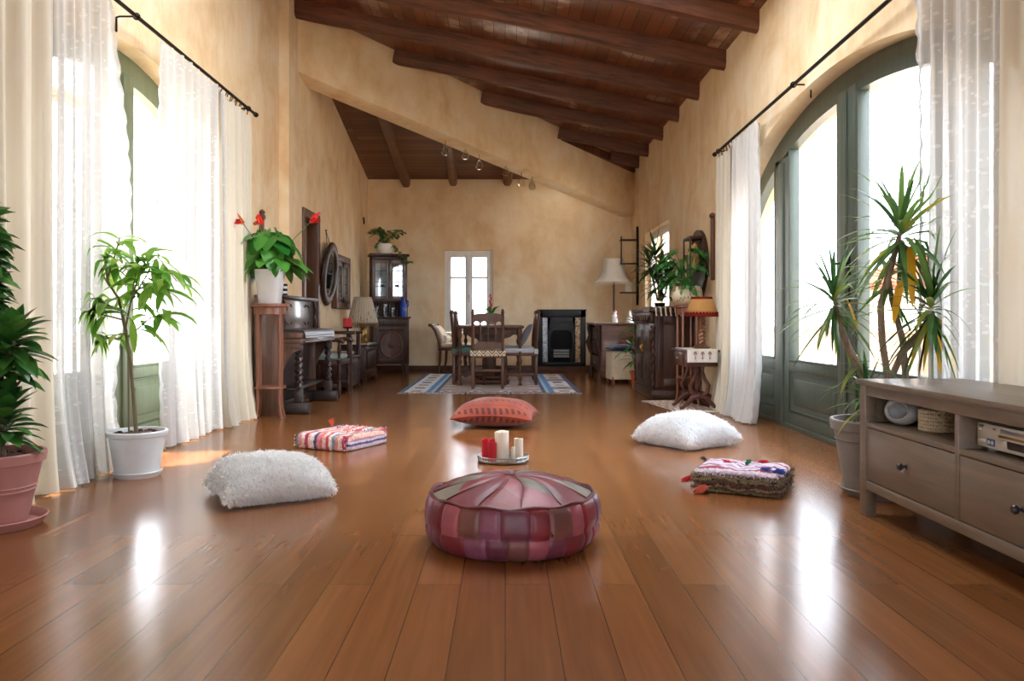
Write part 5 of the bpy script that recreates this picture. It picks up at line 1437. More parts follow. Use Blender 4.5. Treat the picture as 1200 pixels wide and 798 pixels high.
# red candle on a tall iron stand
cs = thing('candle_stand', 'tall black iron candle stand with scrolls between the hall chair and the carved chest', 'candle stand', (-1.985, 10.22, 0), 0)
m = MB(); m.tube([(0, 0, .0), (0, 0, .72)], .010, 8); m.lathe([(0, .715), (.055, .72), (.065, .735), (.06, .735), (.05, .728), (0, .726)], 24); m.build('stem', IRON, cs)
for k in range(3):
    a = k*2*PI/3; c, s_ = math.cos(a), math.sin(a); l = MB(); l.tube([(0, 0, .10), (c*.07, s_*.07, .10), (c*.12, s_*.12, .03), (c*.14, s_*.14, .006)], .008, 6); l.build('foot', IRON, cs)
m = MB()
for sg in (-1, 1): m.tube([(0, sg*.0, .70), (0, sg*.05, .66), (0, sg*.06, .60), (0, sg*.03, .55), (0, 0, .52)], .006, 6)
m.build('scroll', IRON, cs)
tag(MB().lathe([(0, 0), (.056, 0), (.058, .004), (.058, .115), (.05, .12), (.02, .112), (0, .11)], 24).build('candle', m_wax('coral_wax', S(214, 62, 74)), None, (-1.985, 10.22, .7275)), 'thick coral-red pillar candle on the tall iron stand', 'candle')

# ---- carved chest with a table lamp
ch = thing('carved_chest', 'low dark carved chest beside the corner hutch', 'chest', (-2.0, 11.12, 0), 0)
m = MB(); m.bx(-.18, .16, -.42, .42, .04, .47, .006); m.build('body', OAKD, ch)
MB().bx(-.19, .185, -.44, .44, .47, .50, .008).build('top', OAKD_Y, ch)
m = MB()
for y in lin(-.33, .33, 8): m.bx(.16, .174, y-.028, y+.028, .20, .40, .006)
m.bx(.16, .178, -.42, .42, .41, .455, .006); m.bx(.16, .178, -.42, .42, .09, .16, .006); m.build('carving', OAKD, ch)
for y in (-.39, .39):
    for x in (-.16, .14): MB().box((x, y, .03), (.06, .06, .06), .01).build('foot', OAKD, ch)
MB().bx(-.17, .165, -.40, .40, .5002, .506, .002).build('table_cover', m_cloth('lace_cover', S(206, 196, 180)), ch)
def pleated(r0, r1, z0, z1, n, amp, seg=120):
    m = MB(); m.grid(lambda u, v: ((r0+(r1-r0)*v)*(1+amp*math.cos(2*PI*u*n))*math.cos(2*PI*u), (r0+(r1-r0)*v)*(1+amp*math.cos(2*PI*u*n))*math.sin(2*PI*u), z0+(z1-z0)*v), seg, 6, 0, None, True); return m
def m_shade(name, c, tr=.45):
    k = N(name); v = k.coord('Object'); col = k.mix(k.math('MULTIPLY', k.noise(v, 40, 3), .4), c, tuple(x*.8 for x in c[:3])+(1,))
    b = k.bsdf(col, .8, 0, .1); t = k.n('ShaderNodeBsdfTranslucent'); k.l(col, t.inputs['Color']); mx = k.n('ShaderNodeMixShader'); mx.inputs[0].default_value = tr
    k.l(b, mx.inputs[1]); k.l(t.outputs[0], mx.inputs[2]); k.surf(mx.outputs[0]); return k.m
SH1 = m_shade('oatmeal_shade', S(236, 222, 198)); SH2 = m_shade('ivory_shade', S(250, 246, 236)); SH3 = m_shade('tan_shade', S(226, 178, 112)); SHR = m_shade('red_shade_band', S(150, 44, 40))
tl = thing('table_lamp', 'table lamp with gilt base and fringed oatmeal shade on the carved chest', 'lamp', (-1.935, 11.02, .5065), 0)
MB().lathe([(0, 0), (.07, 0), (.075, .02), (.045, .035), (.03, .06), (.05, .10), (.055, .14), (.035, .18), (.03, .2), (.048, .22), (.04, .26), (.015, .29), (.012, .34), (0, .34)], 24).build('base', BRASS, tl)
s1 = pleated(.205, .115, .27, .63, 30, .02).build('lamp_shade', SH1, tl, solid=.003)
m = MB(); R.seed(4)
for i in range(64):
    a = 2*PI*i/64; L = R.uniform(.05, .11); r0 = .207
    m.tube([(r0*math.cos(a), r0*math.sin(a), .285), (r0*1.01*math.cos(a), r0*1.01*math.sin(a), .285-L*.5), (r0*math.cos(a), r0*math.sin(a), .285-L*.75)], [.004, .0045, .003], 4)
for i in range(40):
    a = 2*PI*i/40; z = R.uniform(.32, .46); r0 = .205-.09*(z-.27)/.36+.004
    m.tube([(r0*math.cos(a), r0*math.sin(a), z), (r0*1.03*math.cos(a), r0*1.03*math.sin(a), z-.07)], [.003, .006], 4)
m.build('fringe', m_cloth('fringe_thread', S(120, 100, 78)), tl)

# ---- corner hutch
HU = thing('corner_hutch', 'tall dark oak hutch with leaded glass doors in the far left corner', 'hutch', (-1.77, 12.36, 0), math.radians(17))
HW = .545
m = MB(); m.bx(-HW/2, HW/2, -.20, .20, .16, .845, .006); m.build('carcass', OAKD, HU)
MB().bx(-HW/2-.025, HW/2+.025, -.23, .21, .845, .875, .008).build('counter', OAKD, HU)
for x in (-HW/2+.03, HW/2-.03):
    for y in (-.17, .17):
        l = MB(); l.box((x, y, .08), (.05, .05, .16), .006); l.lathe([(.02, 0), (.03, .03), (.024, .06), (.03, .075)], 12, (x, y, 0)); l.build('leg', OAKD, HU)
d = MB().bx(-HW/2+.035, HW/2-.035, -.218, -.20, .735, .825, .004).build('drawer', OAKD, HU)
for x in (-.12, .12):
    k = MB(); k.tube([(x-.025, -.222, .785), (x-.02, -.24, .765), (x+.02, -.24, .765), (x+.025, -.222, .785)], .005, 6); k.build('pull', IRON, d)
d = MB(); 
for a in ((-HW/2+.035, -HW/2+.085, .19, .71), (HW/2-.085, HW/2-.035, .19, .71), (-HW/2+.085, HW/2-.085, .19, .24), (-HW/2+.085, HW/2-.085, .66, .71)): d.bx(a[0], a[1], -.22, -.20, a[2], a[3], .004)
d.bx(-HW/2+.08, HW/2-.08, -.206, -.2, .23, .67)
dd = d.build('door', OAKD, HU)
MEDAL = m_wood('red_oak_panel', S(56, 26, 22), S(92, 48, 38), 'Z', .35, 1.3, .4)
m = MB(); m.tube([(.165*math.cos(a), -.212, .45+.195*math.sin(a)) for a in lin(0, 2*PI, 48)], .011, 8, caps=False); m.lathe([(0, .02), (.03, .016), (.05, .004), (.05, 0)], 24, M=Matrix.Translation((0, -.206, .45)) @ Matrix.Rotation(PI/2, 4, 'X'))
for k in range(4):
    a = k*PI/2; m.tube([(.05*math.cos(a), -.21, .45+.05*math.sin(a)), (.155*math.cos(a), -.21, .45+.185*math.sin(a))], .006, 6)
m.build('medallion', OAKM, dd)
m = MB(); m.add([(.16*math.cos(a), -.2075, .45+.19*math.sin(a)) for a in lin(0, 2*PI, 40)[:-1]], [tuple(range(40))]); m.build('medallion_field', MEDAL, dd)
# open stage with spindles
m = MB(); m.bx(-HW/2+.01, HW/2-.01, .165, .185, .875, 1.12); m.build('stage_back', OAKD, HU)
m = MB()
for x in lin(-HW/2+.05, HW/2-.05, 11): m.tube([(x, .10, .875), (x, .10, 1.11)], .007, 6)
m.build('spindle_rail', OAKM, HU)
for sg in (-1, 1): MB().bx(sg*HW/2-.012, sg*HW/2+.012, -.02, .19, .875, 1.13, .004).build('stage_side', OAKD, HU)
m = MB()
for a in ((-HW/2, -HW/2+.03), (HW/2-.03, HW/2)): m.bx(a[0], a[1], -.045, .19, 1.10, 1.79, .004)
m.bx(-HW/2, HW/2, .17, .19, 1.10, 1.79); m.bx(-HW/2, HW/2, -.045, .19, 1.10, 1.125, .004); m.bx(-HW/2, HW/2, -.045, .19, 1.74, 1.79, .004); m.build('upper_carcass', OAKD, HU)
m = MB(); m.bx(-HW/2-.03, HW/2+.03, -.075, .205, 1.79, 1.832, .01); m.build('cornice', OAKD, HU)
LG = N('leaded_cabinet_glass'); LG.m.name = 'leaded_cabinet_glass'
LG.surf(LG.bsdf(S(176, 192, 204), .06, 0, .8)); LG = LG.m
LG = m_glass('cabinet_glass', (.86, .92, .98, 1), .02, 9.0)
for sg in (-1, 1):
    x0, x1 = sorted((sg*.004, sg*(HW/2-.012))); d = MB()
    for a in ((x0, x0+.045, 1.13, 1.735), (x1-.045, x1, 1.13, 1.735), (x0+.045, x1-.045, 1.13, 1.185), (x0+.045, x1-.045, 1.685, 1.735)): d.bx(a[0], a[1], -.068, -.045, a[2], a[3], .005)
    dd = d.build('door', OAKM if False else m_wood('pale_grey_oak', S(70, 52, 50), S(112, 90, 84), 'Z', .32, 1.1, .4), HU)  # upper doors in a paler, greyer oak than the carcass
    MB().add([(x0+.04, -.055, 1.18), (x1-.04, -.055, 1.18), (x1-.04, -.055, 1.69), (x0+.04, -.055, 1.69)], [(0, 1, 2, 3)]).build('glass_pane', LG, dd)
    l = MB(); xm = (x0+x1)/2
    for z in (1.33, 1.40, 1.57): l.bx(x0+.045, x1-.045, -.058, -.051, z-.004, z+.004)
    l.bx(xm-.004, xm+.004, -.058, -.051, 1.185, 1.685); l.bx(xm-.02*sg-.03, xm-.02*sg+.03, -.058, -.051, 1.325, 1.36); l.build('lead_came', BLACK, dd)
m = MB(); m.bx(-HW/2+.03, HW/2-.03, -.03, .17, 1.41, 1.425); m.bx(-HW/2+.03, HW/2-.03, .155, .168, 1.13, 1.74); m.build('inner_shelf', m_plain('pale_lining', S(196, 206, 214), .6), HU)
for p in bpy.data.objects:
    if p.name == 'potted_ivy': p.location = (-1.83, 12.36, 1.8325)
# on the hutch counter
HM = Matrix.Translation((-1.77, 12.36, 0)) @ Matrix.Rotation(math.radians(17), 4, 'Z')
def at_h(x, y, z): return tuple(HM @ Vector((x, y, z)))
bv = thing('blue_vase', 'cobalt blue glass jug on the counter of the corner hutch', 'jug', at_h(.20, -.08, .8755))
MB().lathe([(0, 0), (.05, 0), (.055, .06), (.055, .18), (.03, .22), (.028, .27), (.036, .29), (.031, .29), (.024, .27), (.045, .18), (0, .02)], 22).build('body', m_plain('cobalt_glass', S(28, 74, 168), .12, 0, .1), bv)
m = MB(); m.tube([(.03, 0, .26), (.08, 0, .24), (.085, 0, .17), (.052, 0, .13)], .008, 8); m.build('handle', m_plain('cobalt_handle', S(28, 74, 168), .12), bv)
for i, (x, h, r, lab) in enumerate(((-.19, .15, .035, 'clear glass at the left end of the hutch counter'), (-.07, .19, .04, 'tall clear glass vase left of centre on the hutch counter'), (.05, .14, .034, 'clear glass right of centre on the hutch counter, left of the blue jug'))):
    tag(MB().lathe([(0, 0), (r*.8, 0), (r*.75, .01), (r, h*.4), (r*.95, h), (r*.9, h), (r*.93, h*.4), (r*.7, .015), (0, .012)], 20).build('drinking_glass', CLEAR, None, at_h(x, -.09, .8755)), lab, 'glass', 'glassware on the hutch')

# ---- small cream armchair behind the dining table, facing right
ca = thing('cream_chair', 'wood-framed chair with cream upholstery against the back wall, left of the dining table', 'chair', (-.80, 12.58, 0), math.radians(-8))
m = MB(); 
for y in (-.22, .22):
    m.tube([(-.17, y, .40), (-.19, y, .52), (-.24, y, .66), (-.30, y, .74), (-.33, y, .75)], [.022, .022, .022, .024, .02], 8)
m.tube([(-.325, -.24, .745), (-.325, .24, .745)], .026, 8); m.build('back_frame', OAKM, ca)
m = MB(); m.grid(lambda u, v: (-.155-.12*v**1.7+.03*math.sin(PI*v), -.20+.40*u, .44+.28*v), 10, 10); m.build('backrest', m_cloth('cream_back', S(216, 200, 172)), ca, solid=.05)
m = MB(); m.bx(-.19, .24, -.25, .25, .36, .40, .01); m.build('seat_frame', OAKM, ca)
m = MB(); m.bx(-.15, .23, -.235, .235, .40, .47, .03); m.build('seat', m_cloth('cream_seat', S(214, 200, 176)), ca)
m = MB(); m.tube([(-.13, -.16, .53), (-.13, .16, .53)], .06, 16); m.build('bolster', m_cloth('cream_bolster', S(222, 212, 192)), ca)
for y in (-.22, .22):
    for x, dx in ((-.16, -.04), (.21, .03)): MB().tube([(x, y, .38), (x+dx*.2, y, .18), (x+dx, y, 0)], [.022, .019, .015], 8).build('leg', OAKM, ca)

# ---- fireplace
fp = thing('fireplace', 'black cast iron fireplace with tiled cheeks on the back wall', 'fireplace', (.905, YB-.001, .098), 0)
FW, FH = .765, .895
m = MB()
for a in ((-FW/2, -FW/2+.075, 0, FH), (FW/2-.16+.075, FW/2, 0, FH)): m.bx(a[0], a[1], -.07, 0, a[2], a[3], .006)
m.bx(-FW/2, FW/2, -.07, 0, FH-.13, FH, .006); m.bx(-FW/2-.012, FW/2+.012, -.085, 0, FH-.018, FH, .006); m.bx(-FW/2, FW/2, -.07, 0, 0, .05, .006)
m.build('surround', BLACK, fp)
FLO = N('floral_tile'); v = FLO.coord('Object'); f = FLO.noise(v, 34, 4, .7); FLO.surf(FLO.bsdf(FLO.ramp(f, [(.40, S(120, 84, 52)), (.5, S(196, 160, 108)), (.6, S(222, 196, 150)), (.68, S(110, 70, 50))]), .25)); FLO = FLO.m
FLB = N('blue_tile'); v = FLB.coord('Object'); f = FLB.noise(v, 30, 4, .7); FLB.surf(FLB.bsdf(FLB.ramp(f, [(.36, S(110, 140, 176)), (.5, S(206, 214, 222)), (.64, S(226, 228, 230)), (.72, S(130, 150, 180))]), .25)); FLB = FLB.m
MB().bx(-FW/2+.075, -FW/2+.155, -.05, 0, .06, .76, .003).build('tile_panel', FLB, fp)['label'] = 'pale blue tiled cheek'
MB().bx(FW/2-.245+.075, FW/2-.16+.075, -.05, 0, .06, .76, .003).build('tile_panel', FLO, fp)['label'] = 'tan floral tiled cheek'
x0, x1 = -FW/2+.155, FW/2-.17
m = MB(); m.bx(x0, x0+.05, -.065, 0, .05, .77, .006); m.bx(x1-.05, x1, -.065, 0, .05, .77, .006); m.bx(x0, x1, -.065, 0, .56, .77, .006)
m.prism([(x0+.05, -.062, .50), (x0+.1, -.062, .56), (x0+.05, -.062, .56)], (0, .06, 0)); m.prism([(x1-.05, -.062, .50), (x1-.05, -.062, .56), (x1-.1, -.062, .56)], (0, .06, 0))
m.prism([(x0+.06, -.062, .56), (x1-.06, -.062, .56), (x1-.02, -.13, .60), (x1-.04, -.07, .70), (x0+.04, -.07, .70), (x0+.02, -.13, .60)], (0, .01, .02)); m.build('hood', BLACK, fp)
m = MB(); m.bx(x0+.05, x1-.05, -.012, -.002, .05, .56); m.build('firebox', m_plain('soot', S(10, 10, 12), .9), fp)
m = MB()
for z in (.12, .165, .21, .255): m.bx(x0+.06, x1-.06, -.085, -.07, z, z+.012, .003)
for x in (x0+.07, x1-.07): m.bx(x-.008, x+.008, -.088, -.068, .05, .27, .003)
m.build('grate', BLACK, fp)
m = MB(); xm = (x0+x1)/2
for z in (.13, .175, .22): m.bx(xm-.125, xm+.125, -.066, -.02, z, z+.036, .004)
m.build('ash_bar', m_plain('pale_firebrick', S(176, 172, 170), .8), fp)

# ---- rugs
RC = [m_cloth('rug_'+n, S(*c), .95, 180, .14, .5) for n, c in (('navy', (22, 48, 100)), ('blue', (62, 134, 196)), ('sky', (160, 200, 230)), ('ivory', (228, 228, 232)), ('mauve', (166, 146, 146)), ('slate', (92, 92, 116)), ('rose', (176, 130, 122)), ('tan', (170, 142, 112)))]
rgx0, rgx1, rgy0, rgy1 = -1.20, .86, 9.12, 12.25
rug = thing('dining_rug', 'blue-bordered patterned rug under the dining table', 'rug', ((rgx0+rgx1)/2, (rgy0+rgy1)/2, 0))
hw, hl = (rgx1-rgx0)/2, (rgy1-rgy0)/2
NX, NY = 103, 104
def rc(x, y):
    ax = hw-abs(x); ay = hl-abs(y); q = math.sin(y*9)*.5+.5
    if ax < .06: return 0
    if ax < .30:
        if abs(((y+10) % .42)-.21) < .09 and abs(ax-.18) < .06: return 5 if (int((y+10)/.42) % 2) else 7
        return 3 if x < 0 or (int((y+10)/.42) % 3) else 4
    if ax < .40: return 1 if (ax < .36) else 2
    if ax < .44: return 0
    if ay < .05: return 0
    if ay < .09: return 3
    if ay < .13: return 0
    u_ = (x/.34) % 1; w_ = (y/.40) % 1
    dd_ = abs(u_-.5)+abs(w_-.5)
    if dd_ < .12: return 5
    if dd_ < .24: return 3
    if dd_ < .32: return 6
    return 4 if int(y/.40+50) % 2 else 7
m = MB(); R.seed(9)
m.grid(lambda u, v: (-hw+2*hw*u, -hl+2*hl*v, .010+.0015*math.sin(u*40+v*31)), NX, NY, mfn=lambda u, v: rc(-hw+2*hw*u, -hl+2*hl*v))
for (a, b) in (((-hw, -hl), (hw, -hl)), ((hw, -hl), (hw, hl)), ((hw, hl), (-hw, hl)), ((-hw, hl), (-hw, -hl))):
    m.add([(a[0], a[1], 0.001), (b[0], b[1], 0.001), (b[0], b[1], .010), (a[0], a[1], .010)], [(0, 1, 2, 3)], 0)
m.build('pile', RC, rug, sharp=0)
m = MB(); rr = random.Random(4)
for i in range(150):
    x = -hw+2*hw*i/149
    for yy, sg in ((-hl, -1), (hl, 1)): m.tube([(x, yy, .007), (x+rr.gauss(0, .01), yy+sg*.04, .005), (x+rr.gauss(0, .018), yy+sg*rr.uniform(.06, .09), .0035)], .0032, 4)
m.build('fringe', m_cloth('rug_fringe', S(200, 190, 178)), rug)
r2 = thing('rag_runner', 'small pale striped rag rug under the lamp table', 'rug', (1.66, 7.72, 0), math.radians(8))
m = MB(); m.grid(lambda u, v: (-.21+.42*u, -.47+.94*v, .008+.003*math.sin(v*30+u*4)), 14, 40); m.add([(-.21, -.47, .001), (.21, -.47, .001), (.21, .47, .001), (-.21, .47, .001)], [(0, 1, 2, 3)])
m.build('weave', m_stripes('pale_rag_weave', [S(214, 196, 176), S(196, 150, 130), S(224, 210, 194), S(176, 130, 112), S(220, 206, 190)], 'X', 8, .03, 60), r2)
m = MB()
for i in range(60):
    for sg in (-1, 1):
        x = -.21+.42*i/59; m.tube([(x, sg*.47, .008), (x+rr.gauss(0, .01), sg*(.47+rr.uniform(.03, .06)), .004)], .004, 4)
m.build('fringe', m_cloth('pale_fringe', S(220, 206, 188)), r2)

# ---- dining table
dt = thing('dining_table', 'dark oak dining table with carved brackets on the blue rug', 'table', (-.19, 10.85, .0105), 0)
TX, TY, TH_ = .425, .85, .745
m = MB(); m.bx(-TX, TX, -TY, TY, TH_-.035, TH_, .010); m.build('tabletop', OAKM, dt)
m = MB()
for y in (-TY+.10, TY-.125): m.bx(-TX+.10, TX-.10, y, y+.025, TH_-.115, TH_-.035, .004)
for x in (-TX+.09, TX-.115): m.bx(x, x+.025, -TY+.11, TY-.11, TH_-.115, TH_-.035, .004)
m.build('apron', OAKM, dt)
for sx_ in (-1, 1):
    for sy_ in (-1, 1):
        l = MB(); X_, Y_ = sx_*(TX-.05), sy_*(TY-.09)
        turned(l, (X_, Y_, .0), TH_-.035, .024, 6); l.box((X_, Y_, TH_-.085), (.05, .05, .10), .004); l.build('leg', OAKM, dt)
for sy_ in (-1, 1):
    b = MB(); Y_ = sy_*.55
    b.bx(-.06, .06, Y_-.035, Y_+.035, .10, TH_-.115, .01); b.bx(-.24, .24, Y_-.05, Y_+.05, .0, .06, .015); b.bx(-.16, .16, Y_-.045, Y_+.045, .06, .11, .02)
    for sx_ in (-1, 1): b.prism([(sx_*.06, Y_-.02, TH_-.115), (sx_*.30, Y_-.02, TH_-.115), (sx_*.25, Y_-.02, TH_-.15), (sx_*.17, Y_-.02, TH_-.17), (sx_*.12, Y_-.02, TH_-.24), (sx_*.06, Y_-.02, TH_-.30)], (0, .04, 0))
    b.build('trestle', OAKM, dt)
MB().bx(-.04, .04, -.52, .52, .13, .19, .01).build('stretcher', OAKM, dt)

# ---- dining chairs
GEO = N('geometric_tapestry'); v = GEO.coord('Object'); sx_n = GEO.n('ShaderNodeSeparateXYZ'); GEO.l(v, sx_n.inputs[0])
pu = GEO.math('ABSOLUTE', GEO.math('SUBTRACT', GEO.math('FRACT', GEO.math('MULTIPLY', GEO.math('ADD', sx_n.outputs['X'], 5.0), 10.2)), .5))
pz = GEO.math('ABSOLUTE', GEO.math('SUBTRACT', GEO.math('FRACT', GEO.math('ADD', GEO.math('MULTIPLY', GEO.math('ADD', sx_n.outputs['Z'], sx_n.outputs['Y']), 10.2), .18)), .5))
ds = GEO.math('ADD', pu, pz); rr2 = ds
GEO.surf(GEO.bsdf(GEO.ramp(rr2, [(0, S(186, 140, 92)), (.14, S(226, 214, 190)), (.26, S(84, 54, 38)), (.42, S(232, 222, 200)), (.60, S(150, 112, 76)), (.74, S(226, 214, 190))], 'CONSTANT'), .9, 0, .1, GEO.noise(v, 200, 2), .3, .002)); GEO = GEO.m
WOOD_CH = OAKM
def dining_chair(label, loc, rz, seatmat):
    """local: back at -y, sitter faces +y"""
    root = thing('dining_chair', label, 'chair', loc, rz, 'dining chairs around the table')
    for sg in (-1, 1):
        l = MB(); x = sg*.175
        l.box((x, -.19, .20), (.036, .036, .40), .004); l.tube([(x, -.19, .38), (x, -.195, .60), (x, -.225, .90)], [.021, .019, .018], 8); l.lathe([(.018, 0), (.024, .012), (.012, .024), (.016, .036), (0, .048)], 12, (x, -.225, .895)); l.build('back_post', WOOD_CH, root)
        f = MB(); turned(f, (x*1.02, .19, 0), .40, .022, 2); f.build('leg', WOOD_CH, root)
    m = MB(); yb = -.205
    m.prism([(-.18, -.235, .81), (.18, -.235, .81), (.18, -.235, .875), (.10, -.235, .89), (-.10, -.235, .89), (-.18, -.235, .875)], (0, .026, 0)); m.build('crest_rail', WOOD_CH, root)
    m = MB()     # arcade of spindles
    for x in lin(-.175, .175, 4)[1:-1]:
        turned(m, (x, -.212, .55), .21, .011, 2)
    for x0, x1 in zip(lin(-.175, .175, 4)[:-1], lin(-.175, .175, 4)[1:]):
        c = (x0+x1)/2; r_ = (x1-x0)/2; pts = [(x0, -.226, .81), (x0, -.226, .755)]+[(c-r_*.82*math.cos(t), -.226, .755+r_*.9*math.sin(t)) for t in lin(0, PI, 10)]+[(x1, -.226, .755), (x1, -.226, .81)]
        m.prism(pts, (0, .018, 0))
    m.build('spindle_arcade', WOOD_CH, root)
    m = MB(); m.prism([(-.17, -.205, .47), (.17, -.205, .47), (.17, -.205, .52), (.11, -.205, .555), (-.11, -.205, .555), (-.17, -.205, .52)], (0, .022, 0)); m.build('lower_rail', WOOD_CH, root)
    m = MB(); m.bx(-.205, .205, -.205, .215, .365, .41, .004); m.build('seat_frame', WOOD_CH, root)
    m = MB(); m.bx(-.212, .212, -.16, .222, .40, .462, .018); m.bx(-.208, .208, -.218, -.165, .385, .452, .012); m.build('seat', seatmat, root)
    m = MB()
    for x in (-.175, .175): m.bx(x-.012, x+.012, -.18, .18, .11, .145, .004)
    m.bx(-.17, .17, .175, .2, .17, .2, .004); m.bx(-.17, .17, -.2, -.18, .2, .23, .004); m.build('stretcher', WOOD_CH, root)
    return root
ZR = .0125
dining_chair('carved dining chair with geometric tapestry seat at the near end of the table', (-.205, 9.745, ZR), 0, GEO)
SEA = m_cloth('sea_green_seat', S(96, 132, 122)); PAL = m_cloth('pale_seat', S(196, 198, 202))
a = dining_chair('dining chair with green seat on the left side of the table, nearest the camera', (-.455, 10.36, ZR), -PI/2, SEA)
dup(a, (-.455, 11.15, ZR), -PI/2, 'dining chair with green seat on the left side of the table, nearest the back wall')
b = dining_chair('dining chair with pale seat on the right side of the table, nearest the camera', (.195, 10.28, ZR), PI/2, PAL)
dup(b, (.195, 11.1, ZR), PI/2, 'dining chair with pale seat on the right side of the table, nearest the fireplace')
m = MB(); pillow_mesh(m, .17, .15, .045, .1, .045, .01, 20)
tag(m.build('grey_cushion', m_cloth('grey_cloth', S(124, 126, 134)), None, (.30, 10.28, ZR+.60), (0, math.radians(-62), 0)), 'grey cushion leaning on the back of the near right dining chair', 'cushion')

# ---- right side: desk, floor lamp, stool
dk = thing('writing_desk', 'brown wooden desk with scrolled front posts in the far right corner', 'desk', (1.235, 10.92, 0), 0)
MB().bx(.06, .74, 0, .03, .06, .755, .004).build('side_panel', WALNUT, dk); MB().bx(.06, .74, 1.15, 1.18, .06, .755, .004).build('side_panel', WALNUT, dk)
MB().bx(-.02, .76, -.02, 1.20, .755, .785, .008).build('top', WALNUT, dk)
MB().bx(.09, .72, .03, 1.15, .08, .12).bx(.70, .73, .03, 1.15, .1, .755).build('inner_carcass', WALNUT, dk)
for y in (.04, 1.14):
    p = MB(); p.tube([(.05, y, .0), (.03, y, .06), (.055, y, .16), (.06, y, .32), (.03, y, .42), (.01, y, .50), (.035, y, .60), (.02, y, .70), (.03, y, .755)], [.045, .04, .03, .032, .045, .05, .035, .04, .045], 10); p.build('front_post', OAKD, dk)
for k in range(3): 
    q = MB().bx(.045, .065, .09, 1.09, .14+.2*k, .32+.2*k, .004).build('drawer', OAKD, dk); MB().ball((.038, .59, .23+.2*k), .016).build('knob', BRASS, q)
fg = thing('china_figurine', 'small white and pink china figurine on the desk', 'figurine', (1.50, 11.10, .7855))
MB().lathe([(0, 0), (.04, 0), (.045, .03), (.035, .07), (.04, .09), (.02, .12), (0, .125)], 18).ball((.0, 0, .14), .026).build('body', WHITEC, fg); MB().lathe([(.024, .0), (.028, .012), (.02, .026), (0, .03)], 14, (0, 0, .145)).ball((.03, -.02, .085), .014).build('bonnet', m_plain('pink_glaze', S(206, 70, 110), .3), fg)
tag(MB().lathe([(0, 0), (.06, 0), (.05, .02), (.02, .11), (.004, .17), (0, .172)], 20).build('napkin_cone', WHITEC, None, (1.70, 11.05, .7855)), 'white cone-shaped ornament on the desk, right of the figurine', 'ornament')
tag(MB().bx(-.2, .12, -.16, .16, 0, .004, .001).build('doily', m_cloth('white_doily', S(232, 226, 214)), None, (1.42, 11.45, .7855)), 'white cloth mat lying on the desk', 'mat')
fl_ = thing('floor_lamp', 'floor lamp with large bell-shaped ivory fringed shade in the far right corner', 'lamp', (1.675, 12.50, 0), 0)
MB().lathe([(0, 0), (.15, 0), (.15, .02), (.05, .04), (.03, .08), (0, .08)], 28).build('base', OAKM, fl_)
m = MB(); m.tube([(0, 0, .06), (0, 0, 1.45)], .016, 10); turned(m, (0, 0, .3), .5, .024, 3); m.build('pole', OAKM, fl_)
pr = [(.29, 1.40), (.225, 1.455), (.185, 1.53), (.165, 1.62), (.155, 1.70), (.15, 1.765)]
m = MB()
def bell(u, v):
    t = v*(len(pr)-1); i = min(len(pr)-2, int(t)); f = t-i; r_ = pr[i][0]*(1-f)+pr[i+1][0]*f; z = pr[i][1]*(1-f)+pr[i+1][1]*f
    r_ *= 1+.03*math.cos(2*PI*u*8)*(1-v); return (r_*math.cos(2*PI*u), r_*math.sin(2*PI*u), z)
m.grid(bell, 96, 20, 0, None, True); m.build('lamp_shade', SH2, fl_, solid=.004)
m = MB()
for i in range(72):
    a_ = 2*PI*i/72; r_ = .29*(1+.03*math.cos(a_*8)); m.tube([(r_*math.cos(a_), r_*math.sin(a_), 1.405), (r_*math.cos(a_), r_*math.sin(a_), 1.355)], [.006, .004], 5)
m.build('fringe', m_cloth('ivory_fringe', S(226, 216, 196)), fl_)
wb = thing('wall_shelf', 'black wooden wall shelf with a small jar behind the floor lamp', 'wall shelf', (2.029, 12.35, 1.15), PI)
m = MB(); m.bx(0, .03, -.05, .05, .05, 1.0, .006); m.prism([(0, -.05, .05), (0, .05, .05), (0, 0, -.10)], (.03, 0, 0)); m.prism([(0, -.05, 1.0), (0, .05, 1.0), (0, 0, 1.10)], (.03, 0, 0)); m.build('backboard', BLACK, wb)
for z in (.08, .52, .88): MB().bx(.02, .28, -.07, .07, z, z+.02, .004).build('shelf', BLACK, wb)
m = MB(); m.tube([(.26, 0, .53), (.26, 0, .95)], .010, 8); m.build('rail', BLACK, wb)
tag(MB().lathe([(0, 0), (.05, 0), (.055, .05), (.05, .11), (.044, .11), (.048, .05), (0, .01)], 18).build('candle_jar', m_plain('milky_glass', S(214, 208, 190), .2), None, (2.029-.15, 12.35, 1.2505)), 'small milky candle jar on the black wall shelf', 'jar')
so = thing('slip_covered_stool', 'cream slip-covered stool in front of the desk', 'stool', (1.515, 10.52, 0), math.radians(6))
m = MB(); m.grid(lambda u, v: ((.175+.008*math.sin(u*2*PI*9)*(1-v))*math.copysign(min(1, abs(math.cos(2*PI*u)*1.38)), math.cos(2*PI*u)), (.165+.008*math.sin(u*2*PI*9)*(1-v))*math.copysign(min(1, abs(math.sin(2*PI*u)*1.38)), math.sin(2*PI*u)), .065+.345*v), 80, 8, 0, None, True)
m.bx(-.172, .172, -.162, .162, .36, .415, .012); m.build('slip_cover', m_cloth('canvas_cover', S(222, 206, 176)), so, sharp=0)
for x in (-.15, .15):
    for y in (-.14, .14): MB().box((x, y, .05), (.035, .035, .10), .003).build('leg', OAKS, so)
m = MB(); pillow_mesh(m, .19, .18, .045, .06, .048, .01, 24); tag(m.build('navy_cushion', m_cloth('navy_cloth', S(48, 50, 74)), None, (1.515, 10.52, .4155), (0, 0, .1), sharp=0), 'navy cushion on the slip-covered stool', 'cushion')

